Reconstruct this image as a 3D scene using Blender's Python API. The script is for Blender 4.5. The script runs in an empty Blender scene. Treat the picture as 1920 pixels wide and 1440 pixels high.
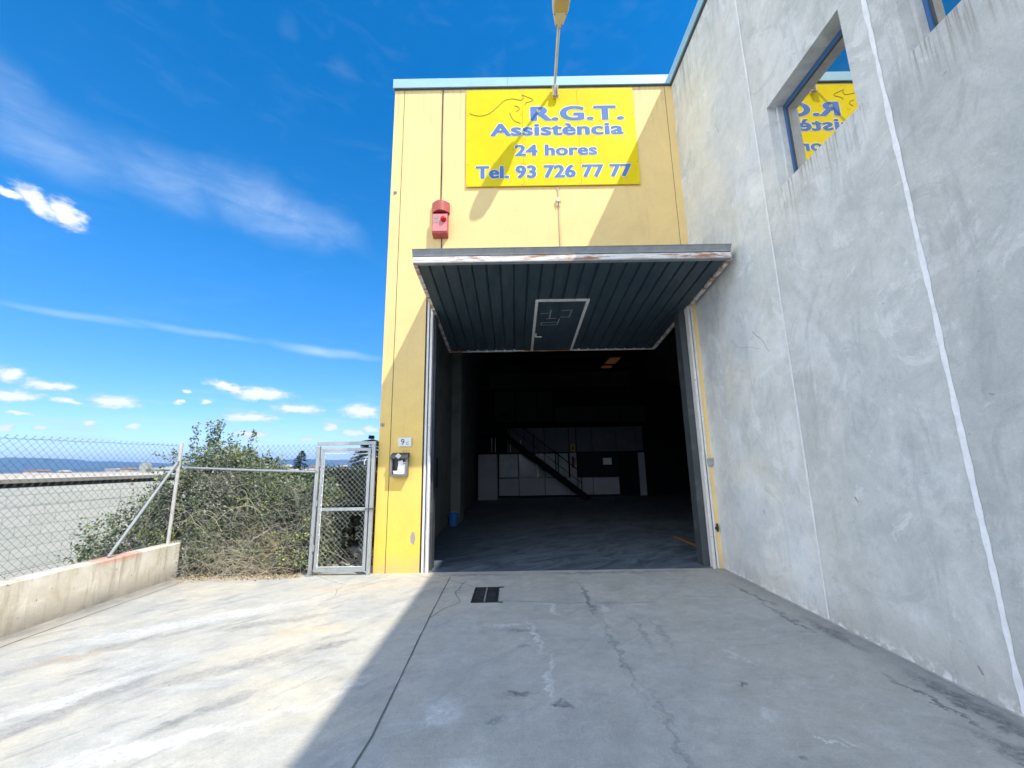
import bpy, math, random
from mathutils import Vector, Matrix, noise as mnoise
random.seed(7)
sc = bpy.context.scene
col = sc.collection
rad = math.radians
# ------------------------------------------------------------------ camera
CAM = Vector((0, 0, 1.6)); FPX = 762.0
R_ = Vector((0.99986642, 0.00426204, -0.01577907))
U_ = Vector((0.0163041, -0.19221048, 0.98121828))
F_ = Vector((-0.00114909, 0.98134447, 0.19225429))
cd = bpy.data.cameras.new('camera'); co = bpy.data.objects.new('camera', cd); col.objects.link(co)
cd.sensor_width = 36.0; cd.lens = FPX / 1920 * 36; cd.clip_start = 0.05; cd.clip_end = 30000
co.matrix_world = Matrix((( R_.x, U_.x, -F_.x, CAM.x), (R_.y, U_.y, -F_.y, CAM.y), (R_.z, U_.z, -F_.z, CAM.z), (0, 0, 0, 1)))
sc.camera = co
def ray(u, v): return F_ + (u-960)/FPX*R_ - (v-720)/FPX*U_
def azel(u, v):
    d = ray(u, v); return math.atan2(d.x, d.y), math.atan2(d.z, math.hypot(d.x, d.y))
# ------------------------------------------------------------------ light
SUN_T = Vector((-0.49, 0.51, -1.0)).normalized()          # direction the light travels
SKY_STRENGTH = 0.15; SUN_STRENGTH = 3.0; EXPOSURE = 0.85
sc.view_settings.view_transform = 'Standard'; sc.view_settings.look = 'None'
sc.view_settings.exposure = EXPOSURE; sc.view_settings.gamma = 1.0
sd = bpy.data.lights.new('sun', 'SUN'); so = bpy.data.objects.new('sun', sd); col.objects.link(so)
sd.energy = SUN_STRENGTH; sd.angle = rad(0.55); sd.color = (1.0, 0.95, 0.86)
so.rotation_euler = SUN_T.to_track_quat('-Z', 'Y').to_euler()

class G:
    """little node-graph helper"""
    def __init__(s, nt): s.nt = nt; s.n = nt.nodes; s.l = nt.links
    def new(s, t, **kw):
        nd = s.n.new(t)
        for k, v in kw.items(): setattr(nd, k, v)
        return nd
    def put(s, sock, v):
        if isinstance(v, bpy.types.NodeSocket): s.l.new(v, sock)
        elif v is not None:
            if isinstance(v, tuple) and len(v) == 3 and sock.type == 'RGBA': v = (*v, 1)
            sock.default_value = v
    def math(s, op, a, b=None, c=None, clamp=False):
        nd = s.new('ShaderNodeMath', operation=op, use_clamp=clamp)
        s.put(nd.inputs[0], a); s.put(nd.inputs[1], b); s.put(nd.inputs[2], c); return nd.outputs[0]
    def vmath(s, op, a, b=None):
        nd = s.new('ShaderNodeVectorMath', operation=op); s.put(nd.inputs[0], a); s.put(nd.inputs[1], b)
        return nd.outputs['Value'] if op in ('LENGTH', 'DISTANCE', 'DOT_PRODUCT') else nd.outputs[0]
    def noise(s, v, scale, detail=4, rough=.55, dist=0.0, out='Fac'):
        nd = s.new('ShaderNodeTexNoise'); s.put(nd.inputs['Vector'], v); nd.inputs['Scale'].default_value = scale
        nd.inputs['Detail'].default_value = detail; nd.inputs['Roughness'].default_value = rough; nd.inputs['Distortion'].default_value = dist
        return nd.outputs[out]
    def map(s, v, loc=(0,0,0), rot=(0,0,0), scale=(1,1,1), t='POINT'):
        nd = s.new('ShaderNodeMapping', vector_type=t); s.put(nd.inputs[0], v)
        nd.inputs['Location'].default_value = loc; nd.inputs['Rotation'].default_value = rot; nd.inputs['Scale'].default_value = scale
        return nd.outputs[0]
    def amap(s, v, ang, sx, sy, sz=1.0, axis='z'):
        """turn by ang, then scale: features run along the turned axis when sx < sy"""
        return s.map(v, (0,0,0), (0,0,ang) if axis == 'z' else (ang,0,0), (1/sx, 1/sy, 1/sz), 'TEXTURE')
    def rng(s, v, a, b, c=0., d=1., smooth=False):
        nd = s.new('ShaderNodeMapRange'); nd.interpolation_type = 'SMOOTHSTEP' if smooth else 'LINEAR'
        s.put(nd.inputs[0], v)
        for i, x in enumerate((a, b, c, d)): nd.inputs[i+1].default_value = x
        return nd.outputs[0]
    def mix(s, f, a, b, mode='MIX'):
        nd = s.new('ShaderNodeMix', data_type='RGBA', blend_type=mode)
        s.put(nd.inputs[0], f); s.put(nd.inputs[6], a); s.put(nd.inputs[7], b); return nd.outputs[2]
    def coord(s, which='Object'): return s.new('ShaderNodeTexCoord').outputs[which]
    def xyz(s, v): nd = s.new('ShaderNodeSeparateXYZ'); s.put(nd.inputs[0], v); return nd.outputs
    def comb(s, x, y, z):
        nd = s.new('ShaderNodeCombineXYZ'); s.put(nd.inputs[0], x); s.put(nd.inputs[1], y); s.put(nd.inputs[2], z); return nd.outputs[0]

# ------------------------------------------------------------------ world sky with clouds
world = bpy.data.worlds.new('World'); sc.world = world; world.use_nodes = True
g = G(world.node_tree); g.n.clear()
sky = g.new('ShaderNodeTexSky', sky_type='NISHITA'); sky.sun_disc = False
sky.sun_elevation = math.asin(-SUN_T.z); sky.sun_rotation = math.atan2(-SUN_T.x, -SUN_T.y)
sky.altitude = 200; sky.air_density = 1.0; sky.dust_density = 0.1; sky.ozone_density = 2.6
hs = g.new('ShaderNodeHueSaturation'); hs.inputs['Saturation'].default_value = 1.42; hs.inputs['Value'].default_value = .93
g.put(hs.inputs['Color'], sky.outputs[0])
d = g.vmath('NORMALIZE', g.coord('Generated'))
x, y, z = g.xyz(d)
az = g.math('ARCTAN2', x, y); el = g.math('ARCSINE', z)
P = g.comb(az, el, 0.0)
# warp for ragged cloud edges
wn = g.noise(g.vmath('MULTIPLY', P, (1.0, 1.8, 1.0)), 26, 6, .62, 0, 'Color')
warp = g.vmath('MULTIPLY', g.vmath('SUBTRACT', wn, (.5, .5, .5)), (0.05, 0.022, 0.0))
PW = g.vmath('ADD', P, warp)
def ell(u, v, hu, hv, ang=0.0):
    a0, e0 = azel(u, v); a1, e1 = azel(u+hu, v); a2, e2 = azel(u, v-hv)
    return (a0, e0, 0), max(abs(a1-a0), 1e-3), max(abs(e2-e0), 1e-3), ang
CUM = [(70,378,62,20,-.5),(125,402,46,24,-.6),(20,365,34,9,-.2),(20,700,32,14,0),(90,722,56,11,0),(25,742,60,13,0),(122,752,26,7,0),(212,754,52,15,.05),
       (430,726,45,9,-.2),(488,739,62,14,0),(560,768,52,9,0),(475,783,52,10,0),(472,815,36,7,0),(680,771,42,14,0),
       (620,801,20,9,0),(665,812,22,8,0),(172,796,18,6,0),(250,800,18,6,0),(80,803,20,5,0),(10,804,18,6,0),
       (386,753,14,6,0),(350,734,12,5,0),(575,822,16,4,0),(40,775,30,4,0),(338,756,12,4,0),(695,806,20,8,0)]
acc = None
for c in CUM:
    o, a, b, an = ell(*c)
    q = g.map(PW, o, (0, 0, an), (a*1.2, b*1.2, 1), 'TEXTURE')
    q = g.vmath('LENGTH', q)
    acc = q if acc is None else g.math('MINIMUM', acc, q)
cn = g.noise(g.vmath('MULTIPLY', P, (1, 2.0, 1)), 60, 5, .6)
dens = g.math('ADD', g.math('SUBTRACT', 1.0, acc), g.math('MULTIPLY', g.math('SUBTRACT', cn, .5), .9))
cum = g.rng(dens, -.05, 0.72, 0, .95, True)
# thin low bank streaks near the horizon
lowm = g.math('MULTIPLY', g.rng(el, rad(1.0), rad(3.5), 0, 1, True), g.rng(el, rad(6.5), rad(10), 1, 0, True))
lown = g.rng(g.noise(g.vmath('MULTIPLY', P, (3.2, 26, 1)), 3.2, 5, .55), .5, .72, 0, .42, True)
low = g.math('MULTIPLY', lowm, lown)
# cirrus
CIR = [((-80,180),(330,360),80,.55),((130,250),(450,400),70,.5),((330,330),(700,460),62,.62),((560,380),(700,470),40,.4),((-60,70),(120,300),70,.35),
       ((-20,572),(330,618),9,.75),((240,600),(520,648),9,.85),((480,640),(760,682),11,.85),((520,20),(560,60),30,.12),((610,110),(680,150),30,.12),
       ((150,780),(480,800),9,.4),((300,820),(560,830),9,.35),((0,790),(200,790),8,.35)]
cs = g.noise(g.map(P, (0,0,0), (0,0,.45), (2.2, 7.5, 1)), 3.6, 7, .62, .6)
cs2 = g.noise(P, 9, 6, .6, .3)
wn2 = g.vmath('MULTIPLY', g.vmath('SUBTRACT', g.noise(P, 5, 4, .6, 0, 'Color'), (.5,.5,.5)), (.10, .07, 0))
wn3 = g.vmath('MULTIPLY', g.vmath('SUBTRACT', g.noise(P, 7, 3, .5, 0, 'Color'), (.5,.5,.5)), (.03, .022, 0))
PC = g.vmath('ADD', P, wn2); PT = g.vmath('ADD', P, wn3)
cir = None
for (p0, p1, w, amp) in CIR:
    a0, e0 = azel(*p0); a1, e1 = azel(*p1); am, em = azel((p0[0]+p1[0])/2, (p0[1]+p1[1])/2)
    L = math.hypot(a1-a0, e1-e0)/2; ang = math.atan2(e1-e0, a1-a0)
    wa, we = azel((p0[0]+p1[0])/2, (p0[1]+p1[1])/2 - w)
    q = g.map(PT if w < 15 else PC, (am, em, 0), (0, 0, ang), (L*1.15, abs(we-em)*1.2, 1), 'TEXTURE')
    q = g.rng(g.vmath('LENGTH', q), 0.1, 1.0, amp, 0, True)
    cir = q if cir is None else g.math('MAXIMUM', cir, q)
cst = g.math('MULTIPLY', g.rng(cs, .25, .75, .16, .68), g.rng(cs2, .3, .7, .55, 1.0))
cirm = g.math('ADD', g.math('MULTIPLY', cir, cst), g.math('MULTIPLY', g.rng(cs, .52, .8, 0, .035), 1.0), clamp=True)
clear = g.mix(g.rng(el, rad(1), rad(30), 1, 0, True), hs.outputs[0], g.mix(1.0, hs.outputs[0], (.56,.64,.95), 'MULTIPLY'))
base = g.mix(cirm, clear, (3.4, 4.0, 4.8))
base = g.mix(low, base, (2.9, 3.4, 3.9))
cn2 = g.noise(g.vmath('MULTIPLY', P, (1, 2.4, 1)), 34, 5, .6)
shade = g.mix(g.rng(g.math('ADD', g.math('MULTIPLY', dens, .7), g.math('MULTIPLY', cn2, .8)), .35, .85, 0, 1, True), (2.5, 3.05, 3.75), (4.3, 4.35, 4.4))
final = g.mix(cum, base, shade)
# bright out-of-view band added to the sky behind the camera as fill light
fill_veil = g.math('MULTIPLY', g.rng(g.math('ADD', g.math('MULTIPLY', x, -.72), g.math('MULTIPLY', y, -.69)), .30, .70, 0, 1, True), g.rng(g.noise(P, 1.6, 6, .6, .4), .25, .6, .45, 1))
fill_veil = g.math('MULTIPLY', fill_veil, g.math('MULTIPLY', g.rng(z, -.02, .08, 0, 1, True), g.rng(z, .55, .85, 1, .15, True)))
final = g.mix(g.math('MULTIPLY', fill_veil, .9), final, (11.6, 12.0, 12.6))
bg = g.new('ShaderNodeBackground'); bg.inputs[1].default_value = SKY_STRENGTH; g.put(bg.inputs[0], final)
wo = g.new('ShaderNodeOutputWorld'); g.l.new(bg.outputs[0], wo.inputs[0])
world.cycles.sampling_method = 'MANUAL'; world.cycles.sample_map_resolution = 1024

# ------------------------------------------------------------------ mesh helpers
class MB:
    def __init__(s): s.v = []; s.f = []; s.m = []
    def face(s, pts, m=0):
        b = len(s.v); s.v += [tuple(p) for p in pts]; s.f.append(tuple(range(b, b+len(pts)))); s.m.append(m)
    def box(s, x0, x1, y0, y1, z0, z1, m=0):
        b = len(s.v)
        s.v += [(x,y,z) for z in (z0,z1) for y in (y0,y1) for x in (x0,x1)]
        for f in ((0,2,3,1),(4,5,7,6),(0,1,5,4),(2,6,7,3),(0,4,6,2),(1,3,7,5)): s.f.append(tuple(b+i for i in f)); s.m.append(m)
        return s
    def obox(s, o, ax, ay, az, m=0):
        """box from origin o with three edge vectors"""
        o, ax, ay, az = map(Vector, (o, ax, ay, az)); b = len(s.v)
        s.v += [tuple(o+ax*i+ay*j+az*k) for k in (0,1) for j in (0,1) for i in (0,1)]
        for f in ((0,2,3,1),(4,5,7,6),(0,1,5,4),(2,6,7,3),(0,4,6,2),(1,3,7,5)): s.f.append(tuple(b+i for i in f)); s.m.append(m)
        return s
    def bar(s, p, q, w, h, up=(0,0,1), m=0):
        """bar from p to q, w sideways, h along up, centred"""
        p, q, up = Vector(p), Vector(q), Vector(up); t = (q-p).normalized()
        sd_ = t.cross(up).normalized(); u2 = sd_.cross(t).normalized()
        return s.obox(p - sd_*w/2 - u2*h/2, q-p, sd_*w, u2*h, m)
    def tube(s, pts, r, n=6, m=0, caps=True, r1=None):
        pts = [Vector(p) for p in pts]; k = len(pts); b = len(s.v); prev = None
        for i, p in enumerate(pts):
            t = (pts[min(i+1,k-1)] - pts[max(i-1,0)]).normalized()
            a = prev if prev is not None else (Vector((0,0,1)) if abs(t.z) < .9 else Vector((1,0,0)))
            e1 = (a - t*a.dot(t)).normalized(); e2 = t.cross(e1); prev = e1
            rr = r if r1 is None else r + (r1-r)*i/(k-1)
            for j in range(n):
                an = 2*math.pi*j/n; s.v.append(tuple(p + e1*math.cos(an)*rr + e2*math.sin(an)*rr))
        for i in range(k-1):
            for j in range(n):
                s.f.append((b+i*n+j, b+i*n+(j+1)%n, b+(i+1)*n+(j+1)%n, b+(i+1)*n+j)); s.m.append(m)
        if caps:
            s.f.append(tuple(b+j for j in range(n))[::-1]); s.m.append(m); s.f.append(tuple(b+(k-1)*n+j for j in range(n))); s.m.append(m)
        return s
    def prism(s, poly, o, ax, ay, ext, m=0):
        """extrude 2D poly (in ax, ay from o) by vector ext"""
        o, ax, ay, ext = map(Vector, (o, ax, ay, ext)); b = len(s.v); n = len(poly)
        A = [o+ax*p[0]+ay*p[1] for p in poly]
        s.v += [tuple(a) for a in A] + [tuple(a+ext) for a in A]
        s.f.append(tuple(range(b, b+n))); s.m.append(m); s.f.append(tuple(range(b+2*n-1, b+n-1, -1))); s.m.append(m)
        for i in range(n):
            j = (i+1) % n; s.f.append((b+i, b+n+i, b+n+j, b+j)); s.m.append(m)
        return s
    def wall(s, plane, pos, thick, us, zs, holes, m=0):
        """wall in plane 'y' (u=x) or 'x' (u=y); holes = set of (i,j) cells left open"""
        def P3(u, z, t): return (u, pos+t, z) if plane == 'y' else (pos+t, u, z)
        nu, nz = len(us)-1, len(zs)-1
        solid = lambda i, j: 0 <= i < nu and 0 <= j < nz and (i, j) not in holes
        for i in range(nu):
            for j in range(nz):
                if not solid(i, j): continue
                a, b, c, d_ = us[i], us[i+1], zs[j], zs[j+1]
                s.face([P3(a,c,0),P3(b,c,0),P3(b,d_,0),P3(a,d_,0)], m); s.face([P3(a,c,thick),P3(a,d_,thick),P3(b,d_,thick),P3(b,c,thick)], m)
                if not solid(i-1, j): s.face([P3(a,c,0),P3(a,d_,0),P3(a,d_,thick),P3(a,c,thick)], m)
                if not solid(i+1, j): s.face([P3(b,c,0),P3(b,c,thick),P3(b,d_,thick),P3(b,d_,0)], m)
                if not solid(i, j-1): s.face([P3(a,c,0),P3(a,c,thick),P3(b,c,thick),P3(b,c,0)], m)
                if not solid(i, j+1): s.face([P3(a,d_,0),P3(b,d_,0),P3(b,d_,thick),P3(a,d_,thick)], m)
        return s
    def build(s, name, mats, parent=None, smooth=False, bevel=0, normals=True):
        me = bpy.data.meshes.new(name); me.from_pydata(s.v, [], s.f)
        if not isinstance(mats, (list, tuple)): mats = [mats]
        for mt in mats: me.materials.append(mt)
        me.polygons.foreach_set('material_index', s.m)
        if smooth: me.polygons.foreach_set('use_smooth', [True]*len(s.f))
        if normals and len(s.f) < 6000:
            import bmesh
            bm = bmesh.new(); bm.from_mesh(me); bmesh.ops.remove_doubles(bm, verts=bm.verts, dist=1e-5)
            bmesh.ops.recalc_face_normals(bm, faces=bm.faces); bm.to_mesh(me); bm.free()
        me.update()
        o = bpy.data.objects.new(name, me); col.objects.link(o)
        if parent is not None:
            o.parent = parent; w = parent_world(parent); o.matrix_parent_inverse = w.inverted()
        if bevel:
            md = o.modifiers.new('bevel', 'BEVEL'); md.width = bevel; md.segments = 2; md.limit_method = 'ANGLE'
        return o
def parent_world(o):
    m = Matrix.Translation(o.location) if o.type == 'EMPTY' else Matrix.Identity(4)
    return m
def tag(o, label=None, cat=None, group=None, kind=None):
    if label: o['label'] = label
    if cat: o['category'] = cat
    if group: o['group'] = group
    if kind: o['kind'] = kind
    return o
def thing(name, label, cat, loc=(0,0,0), group=None):
    o = bpy.data.objects.new(name, None); col.objects.link(o); o.location = loc; o.empty_display_size = .2
    return tag(o, label, cat, group)

# ------------------------------------------------------------------ materials
def M(name, colr, rough=.7, metal=0., fn=None, spec=None, bump=None):
    m = bpy.data.materials.new(name); m.use_nodes = True; gg = G(m.node_tree); b = gg.n['Principled BSDF']
    b.inputs['Roughness'].default_value = rough; b.inputs['Metallic'].default_value = metal
    if spec is not None: b.inputs['Specular IOR Level'].default_value = spec
    c = colr
    gg.b = b
    if fn:
        c = fn(gg, colr)
    gg.put(b.inputs['Base Color'], c)
    if bump:
        sc_, st, di = bump
        bn = gg.new('ShaderNodeBump'); bn.inputs['Strength'].default_value = st; bn.inputs['Distance'].default_value = di
        gg.put(bn.inputs['Height'], gg.noise(gg.coord(), sc_, 6, .65)); gg.l.new(bn.outputs[0], b.inputs['Normal'])
    return m
def mottle(amount=.25, scale=3, scale2=30, dirt=(.3,.27,.22), dirt_amt=.25, stretch=(1,1,1)):
    def fn(gg, c):
        v = gg.map(gg.coord(), scale=stretch)
        n1 = gg.noise(v, scale, 6, .6); n2 = gg.noise(v, scale2, 5, .6)
        k = gg.math('ADD', gg.rng(n1, .3, .7, 1-amount, 1+amount*.4), gg.rng(n2, .3, .7, -amount*.3, amount*.3))
        base = gg.mix(1.0, (*c, 1), gg.comb(k, k, k), 'MULTIPLY')
        return gg.mix(gg.rng(n1, .56, .8, 0, dirt_amt), base, (*dirt, 1))
    return fn

def spots(gg, v, lst):
    """max of ragged elliptical masks on the ground: (x, y, a, b, angle, strength)"""
    w = gg.vmath('MULTIPLY', gg.vmath('SUBTRACT', gg.noise(v, 5.5, 6, .68, 0, 'Color'), (.5,.5,.5)), (.34,.34,0))
    vw = gg.vmath('MULTIPLY', gg.vmath('ADD', v, w), (1,1,0)); acc = None
    for (x_, y_, a, b, an, s_) in lst:
        q = gg.rng(gg.vmath('LENGTH', gg.map(vw, (x_, y_, 0), (0,0,an), (a, b, 1), 'TEXTURE')), .35, 1.1, s_, 0, True)
        acc = q if acc is None else gg.math('MAXIMUM', acc, q)
    return gg.math('MULTIPLY', acc, gg.rng(gg.noise(v, 22, 7, .72), .36, .6, .25, 1))
def f_ground(gg, c):
    v = gg.coord(); px, py, pz = gg.xyz(v)
    big = gg.noise(v, .55, 6, .62, .2); mid = gg.noise(v, 2.6, 9, .72, .1); fine = gg.noise(v, 70, 6, .75); sm = gg.noise(v, 11, 8, .75, .3)
    st = gg.noise(gg.amap(v, rad(52), .8, 3.4), 1.5, 9, .72, .25)
    st2 = gg.noise(gg.amap(v, rad(3), .7, 5.0), 1.6, 9, .72, .15)
    st3 = gg.noise(gg.amap(v, rad(38), 1.2, 7.0), 2.2, 8, .7, .5)
    base = gg.mix(gg.rng(mid, .32, .68), (.39,.385,.345,1), (.56,.55,.495,1))
    base = gg.mix(gg.rng(big, .42, .66, 0, .5), base, (.37,.38,.375,1))
    warm = gg.noise(v, .8, 5, .6, .5)
    base = gg.mix(gg.math('MULTIPLY', gg.rng(warm, .42, .62, 0, .62), gg.rng(px, -.4, -1.6, .25, 1)), base, (.66,.585,.43,1))  # cream of the sunlit strip put into the colour, weaker on the shaded side
    base = gg.mix(gg.math('MULTIPLY', gg.rng(st, .51, .68, 0, .62, True), gg.rng(px, -.2, -1.6, .35, 1)), base, (.24,.245,.255,1))
    base = gg.mix(gg.rng(st3, .56, .70, 0, .4, True), base, (.66,.64,.57,1))
    base = gg.mix(gg.rng(st2, .54, .70, 0, .28, True), base, (.26,.27,.275,1))
    base = gg.mix(gg.rng(st2, .46, .34, 0, .35, True), base, (.58,.575,.55,1))
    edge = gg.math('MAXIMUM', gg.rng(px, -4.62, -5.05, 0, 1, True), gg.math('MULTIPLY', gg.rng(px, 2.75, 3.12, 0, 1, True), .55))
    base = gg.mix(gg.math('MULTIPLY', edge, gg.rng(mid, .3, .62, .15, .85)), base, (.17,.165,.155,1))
    base = gg.mix(spots(gg, v, [(-3.05,3.2,.8,.13,1.15,.45),(-2.3,3.72,.9,.15,.6,.4),(-2.5,4.7,.8,.10,.45,.45),(-3.7,4.1,.9,.1,.8,.45),(-1.7,4.1,.3,.07,.5,.5),(-2.1,3.1,.5,.07,.9,.45),(.0,3.25,.16,.05,0,.8),(.30,3.15,.10,.045,0,.85),(-.15,2.95,.10,.05,.3,.6),(-.35,2.4,.08,.05,0,.6),(.05,4.35,.25,.05,0,.5),(.06,4.0,.06,.04,0,.5),
        (1.20,4.3,.035,.55,0,.4),(1.38,4.25,.035,.5,0,.4),(.865,5.25,.03,.75,0,.85),(.88,3.9,.028,1.0,-.02,.5),(.93,2.7,.03,.9,-.03,.42),(1.63,3.35,.035,.03,0,1.0),(1.55,2.6,.03,.03,0,.7),
        (2.86,5.3,.035,.55,.10,.9),(2.80,4.6,.045,.55,.02,.8),(2.95,4.2,.08,.45,.0,.75),(2.78,3.1,.03,.45,.10,.95),(2.97,3.0,.10,.6,.0,.85),(2.75,2.4,.12,.5,.1,.8),(1.4,6.45,1.6,.07,.0,.45),(-.6,6.4,.7,.07,0,.55)]), base, (.11,.12,.13,1))
    base = gg.mix(spots(gg, v, [(-.50,3.05,.17,.22,.2,.6),(-.30,2.45,.18,.2,.2,.8),(-.1,4.5,.32,.09,.1,.55),(.18,4.25,.035,.5,.15,.7),(.25,3.5,.03,.45,-.12,.75),(.42,4.95,.04,.25,.2,.75),(.28,2.3,.06,.3,-.2,.7),(.98,4.95,.06,.12,.4,.7),(-2.15,2.75,.42,.10,.5,.8),(-1.75,2.95,.5,.03,.6,.8),(-2.5,2.65,.3,.04,1.2,.7),(-3.2,3.3,.9,.10,.9,.45),(-3.3,4.8,1.3,.2,.6,.5),(1.83,3.75,.03,.18,.5,.6),(1.62,2.95,.12,.06,.5,.5),(1.80,2.7,.02,.10,.5,.8),(1.90,2.68,.02,.10,.5,.7),(-1.3,3.3,.4,.03,.9,.5)]), base, (.74,.735,.70,1))
    base = gg.mix(spots(gg, v, [(-2.05,4.45,.42,.07,.35,.85),(-3.9,3.9,.4,.12,.6,.4),(-2.0,5.9,1.0,.2,.2,.4)]), base, (.68,.49,.29,1))
    base = gg.mix(gg.rng(gg.noise(v, 17, 4, .6), .70, .735, 0, .55), base, (.14,.14,.14,1))
    k = gg.math('MULTIPLY', gg.rng(fine, .3, .7, .86, 1.12), gg.rng(sm, .3, .7, .90, 1.09))
    base = gg.mix(1.0, base, gg.comb(k,k,k), 'MULTIPLY')
    bn = gg.new('ShaderNodeBump'); bn.inputs['Strength'].default_value = .5; bn.inputs['Distance'].default_value = .012
    gg.put(bn.inputs['Height'], gg.math('ADD', gg.math('MULTIPLY', fine, .5), gg.math('ADD', mid, gg.math('MULTIPLY', sm, .6)))); gg.l.new(bn.outputs[0], gg.b.inputs['Normal'])
    gg.put(gg.b.inputs['Roughness'], gg.rng(mid, .3, .7, .62, .9))
    return base
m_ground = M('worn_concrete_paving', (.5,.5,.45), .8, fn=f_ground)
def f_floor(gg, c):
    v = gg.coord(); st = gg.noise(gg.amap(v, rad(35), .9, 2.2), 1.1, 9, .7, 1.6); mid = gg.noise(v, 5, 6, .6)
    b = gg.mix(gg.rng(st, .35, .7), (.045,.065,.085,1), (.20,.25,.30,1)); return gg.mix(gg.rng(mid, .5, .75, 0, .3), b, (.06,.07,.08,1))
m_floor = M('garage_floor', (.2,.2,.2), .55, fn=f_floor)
def f_conc(gg, c):
    v = gg.coord(); px, py, pz = gg.xyz(v); big = gg.noise(v, .6, 8, .66, .8); mid = gg.noise(v, 2.2, 9, .72, .8); sm = gg.noise(v, 9, 8, .75, .4)
    st = gg.noise(gg.map(v, scale=(1, 2.4, .4)), 2.0, 9, .72, .6)
    fine = gg.noise(v, 55, 6, .75)
    dg = gg.noise(gg.amap(v, rad(-52), 1, .8, 3.0, 'x'), 1.6, 9, .72, .8)
    bl = gg.noise(v, 1.25, 9, .74, 1.3)
    b = gg.mix(gg.rng(mid, .3, .7), (.49,.52,.50,1), (.70,.715,.68,1))
    b = gg.mix(gg.rng(big, .48, .62, 0, .65, True), b, (.76,.785,.78,1))
    b = gg.mix(gg.rng(bl, .54, .60, 0, .42, True), b, (.43,.47,.465,1))
    b = gg.mix(gg.rng(bl, .44, .37, 0, .6, True), b, (.80,.81,.79,1))
    b = gg.mix(gg.rng(st, .52, .70, 0, .6, True), b, (.42,.445,.44,1))
    b = gg.mix(gg.rng(dg, .56, .72, 0, .36, True), b, (.44,.43,.39,1))
    b = gg.mix(gg.math('MULTIPLY', gg.rng(py, 3.6, 6.2), gg.rng(gg.noise(v, .9, 6, .6, .4), .40, .6, 0, .55, True)), b, (.74,.70,.58,1))  # light bounced off the yellow facade, painted as cream patches near the corner
    b = gg.mix(gg.rng(gg.noise(v, .5, 4, .5, .4), .52, .66, 0, .35, True), b, (.52,.56,.62,1))
    b = gg.mix(gg.rng(gg.noise(v, 14, 4, .6), .70, .74, 0, .55), b, (.20,.19,.17,1))
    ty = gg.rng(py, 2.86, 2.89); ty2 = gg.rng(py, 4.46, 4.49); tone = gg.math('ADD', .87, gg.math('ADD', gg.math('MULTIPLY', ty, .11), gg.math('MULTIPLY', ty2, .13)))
    b = gg.mix(1.0, b, gg.comb(tone, tone, tone), 'MULTIPLY')       # light along the wall painted in: panels step darker towards the camera
    foot = gg.math('MULTIPLY', gg.rng(pz, 0.0, .45, 1, 0, True), gg.rng(mid, .35, .6, .2, .9))
    b = gg.mix(gg.math('MULTIPLY', foot, .5), b, (.36,.33,.29,1))
    chip = gg.math('MULTIPLY', gg.rng(pz, 0.0, .10, 1, 0), gg.rng(sm, .5, .56)); b = gg.mix(chip, b, (.80,.80,.78,1))
    top = gg.math('MULTIPLY', gg.rng(pz, 7.3, 8.6, 0, 1), gg.rng(gg.noise(gg.map(v, scale=(1, 9, .5)), 1.0, 7, .7), .5, .66, 0, .7)); b = gg.mix(top, b, (.33,.32,.28,1))
    runs = gg.noise(gg.map(v, scale=(1, 34, 1.3)), 1.0, 3, .6)
    sill = gg.math('MULTIPLY', gg.rng(pz, 4.2, 4.69, 0, 1), gg.rng(pz, 4.69, 4.70, 1, 0))
    wy = gg.math('MULTIPLY', gg.rng(py, 3.0, 3.1, 0, 1), gg.rng(py, 4.2, 4.3, 1, 0)); wy2 = gg.rng(py, 2.6, 2.7, 1, 0)
    b = gg.mix(gg.math('MULTIPLY', gg.math('MULTIPLY', sill, gg.math('MAXIMUM', wy, wy2)), gg.rng(runs, .5, .62, 0, .75)), b, (.27,.24,.20,1))
    k = gg.math('MULTIPLY', gg.rng(fine, .3, .7, .91, 1.08), gg.rng(sm, .3, .7, .93, 1.06)); b = gg.mix(1.0, b, gg.comb(k,k,k), 'MULTIPLY')
    bn = gg.new('ShaderNodeBump'); bn.inputs['Strength'].default_value = .45; bn.inputs['Distance'].default_value = .01
    gg.put(bn.inputs['Height'], gg.math('ADD', gg.math('MULTIPLY', fine, .5), gg.math('ADD', mid, gg.math('MULTIPLY', sm, .5)))); gg.l.new(bn.outputs[0], gg.b.inputs['Normal'])
    return b
m_conc = M('grey_concrete_wall', (.5,.5,.5), .85, fn=f_conc)
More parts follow.
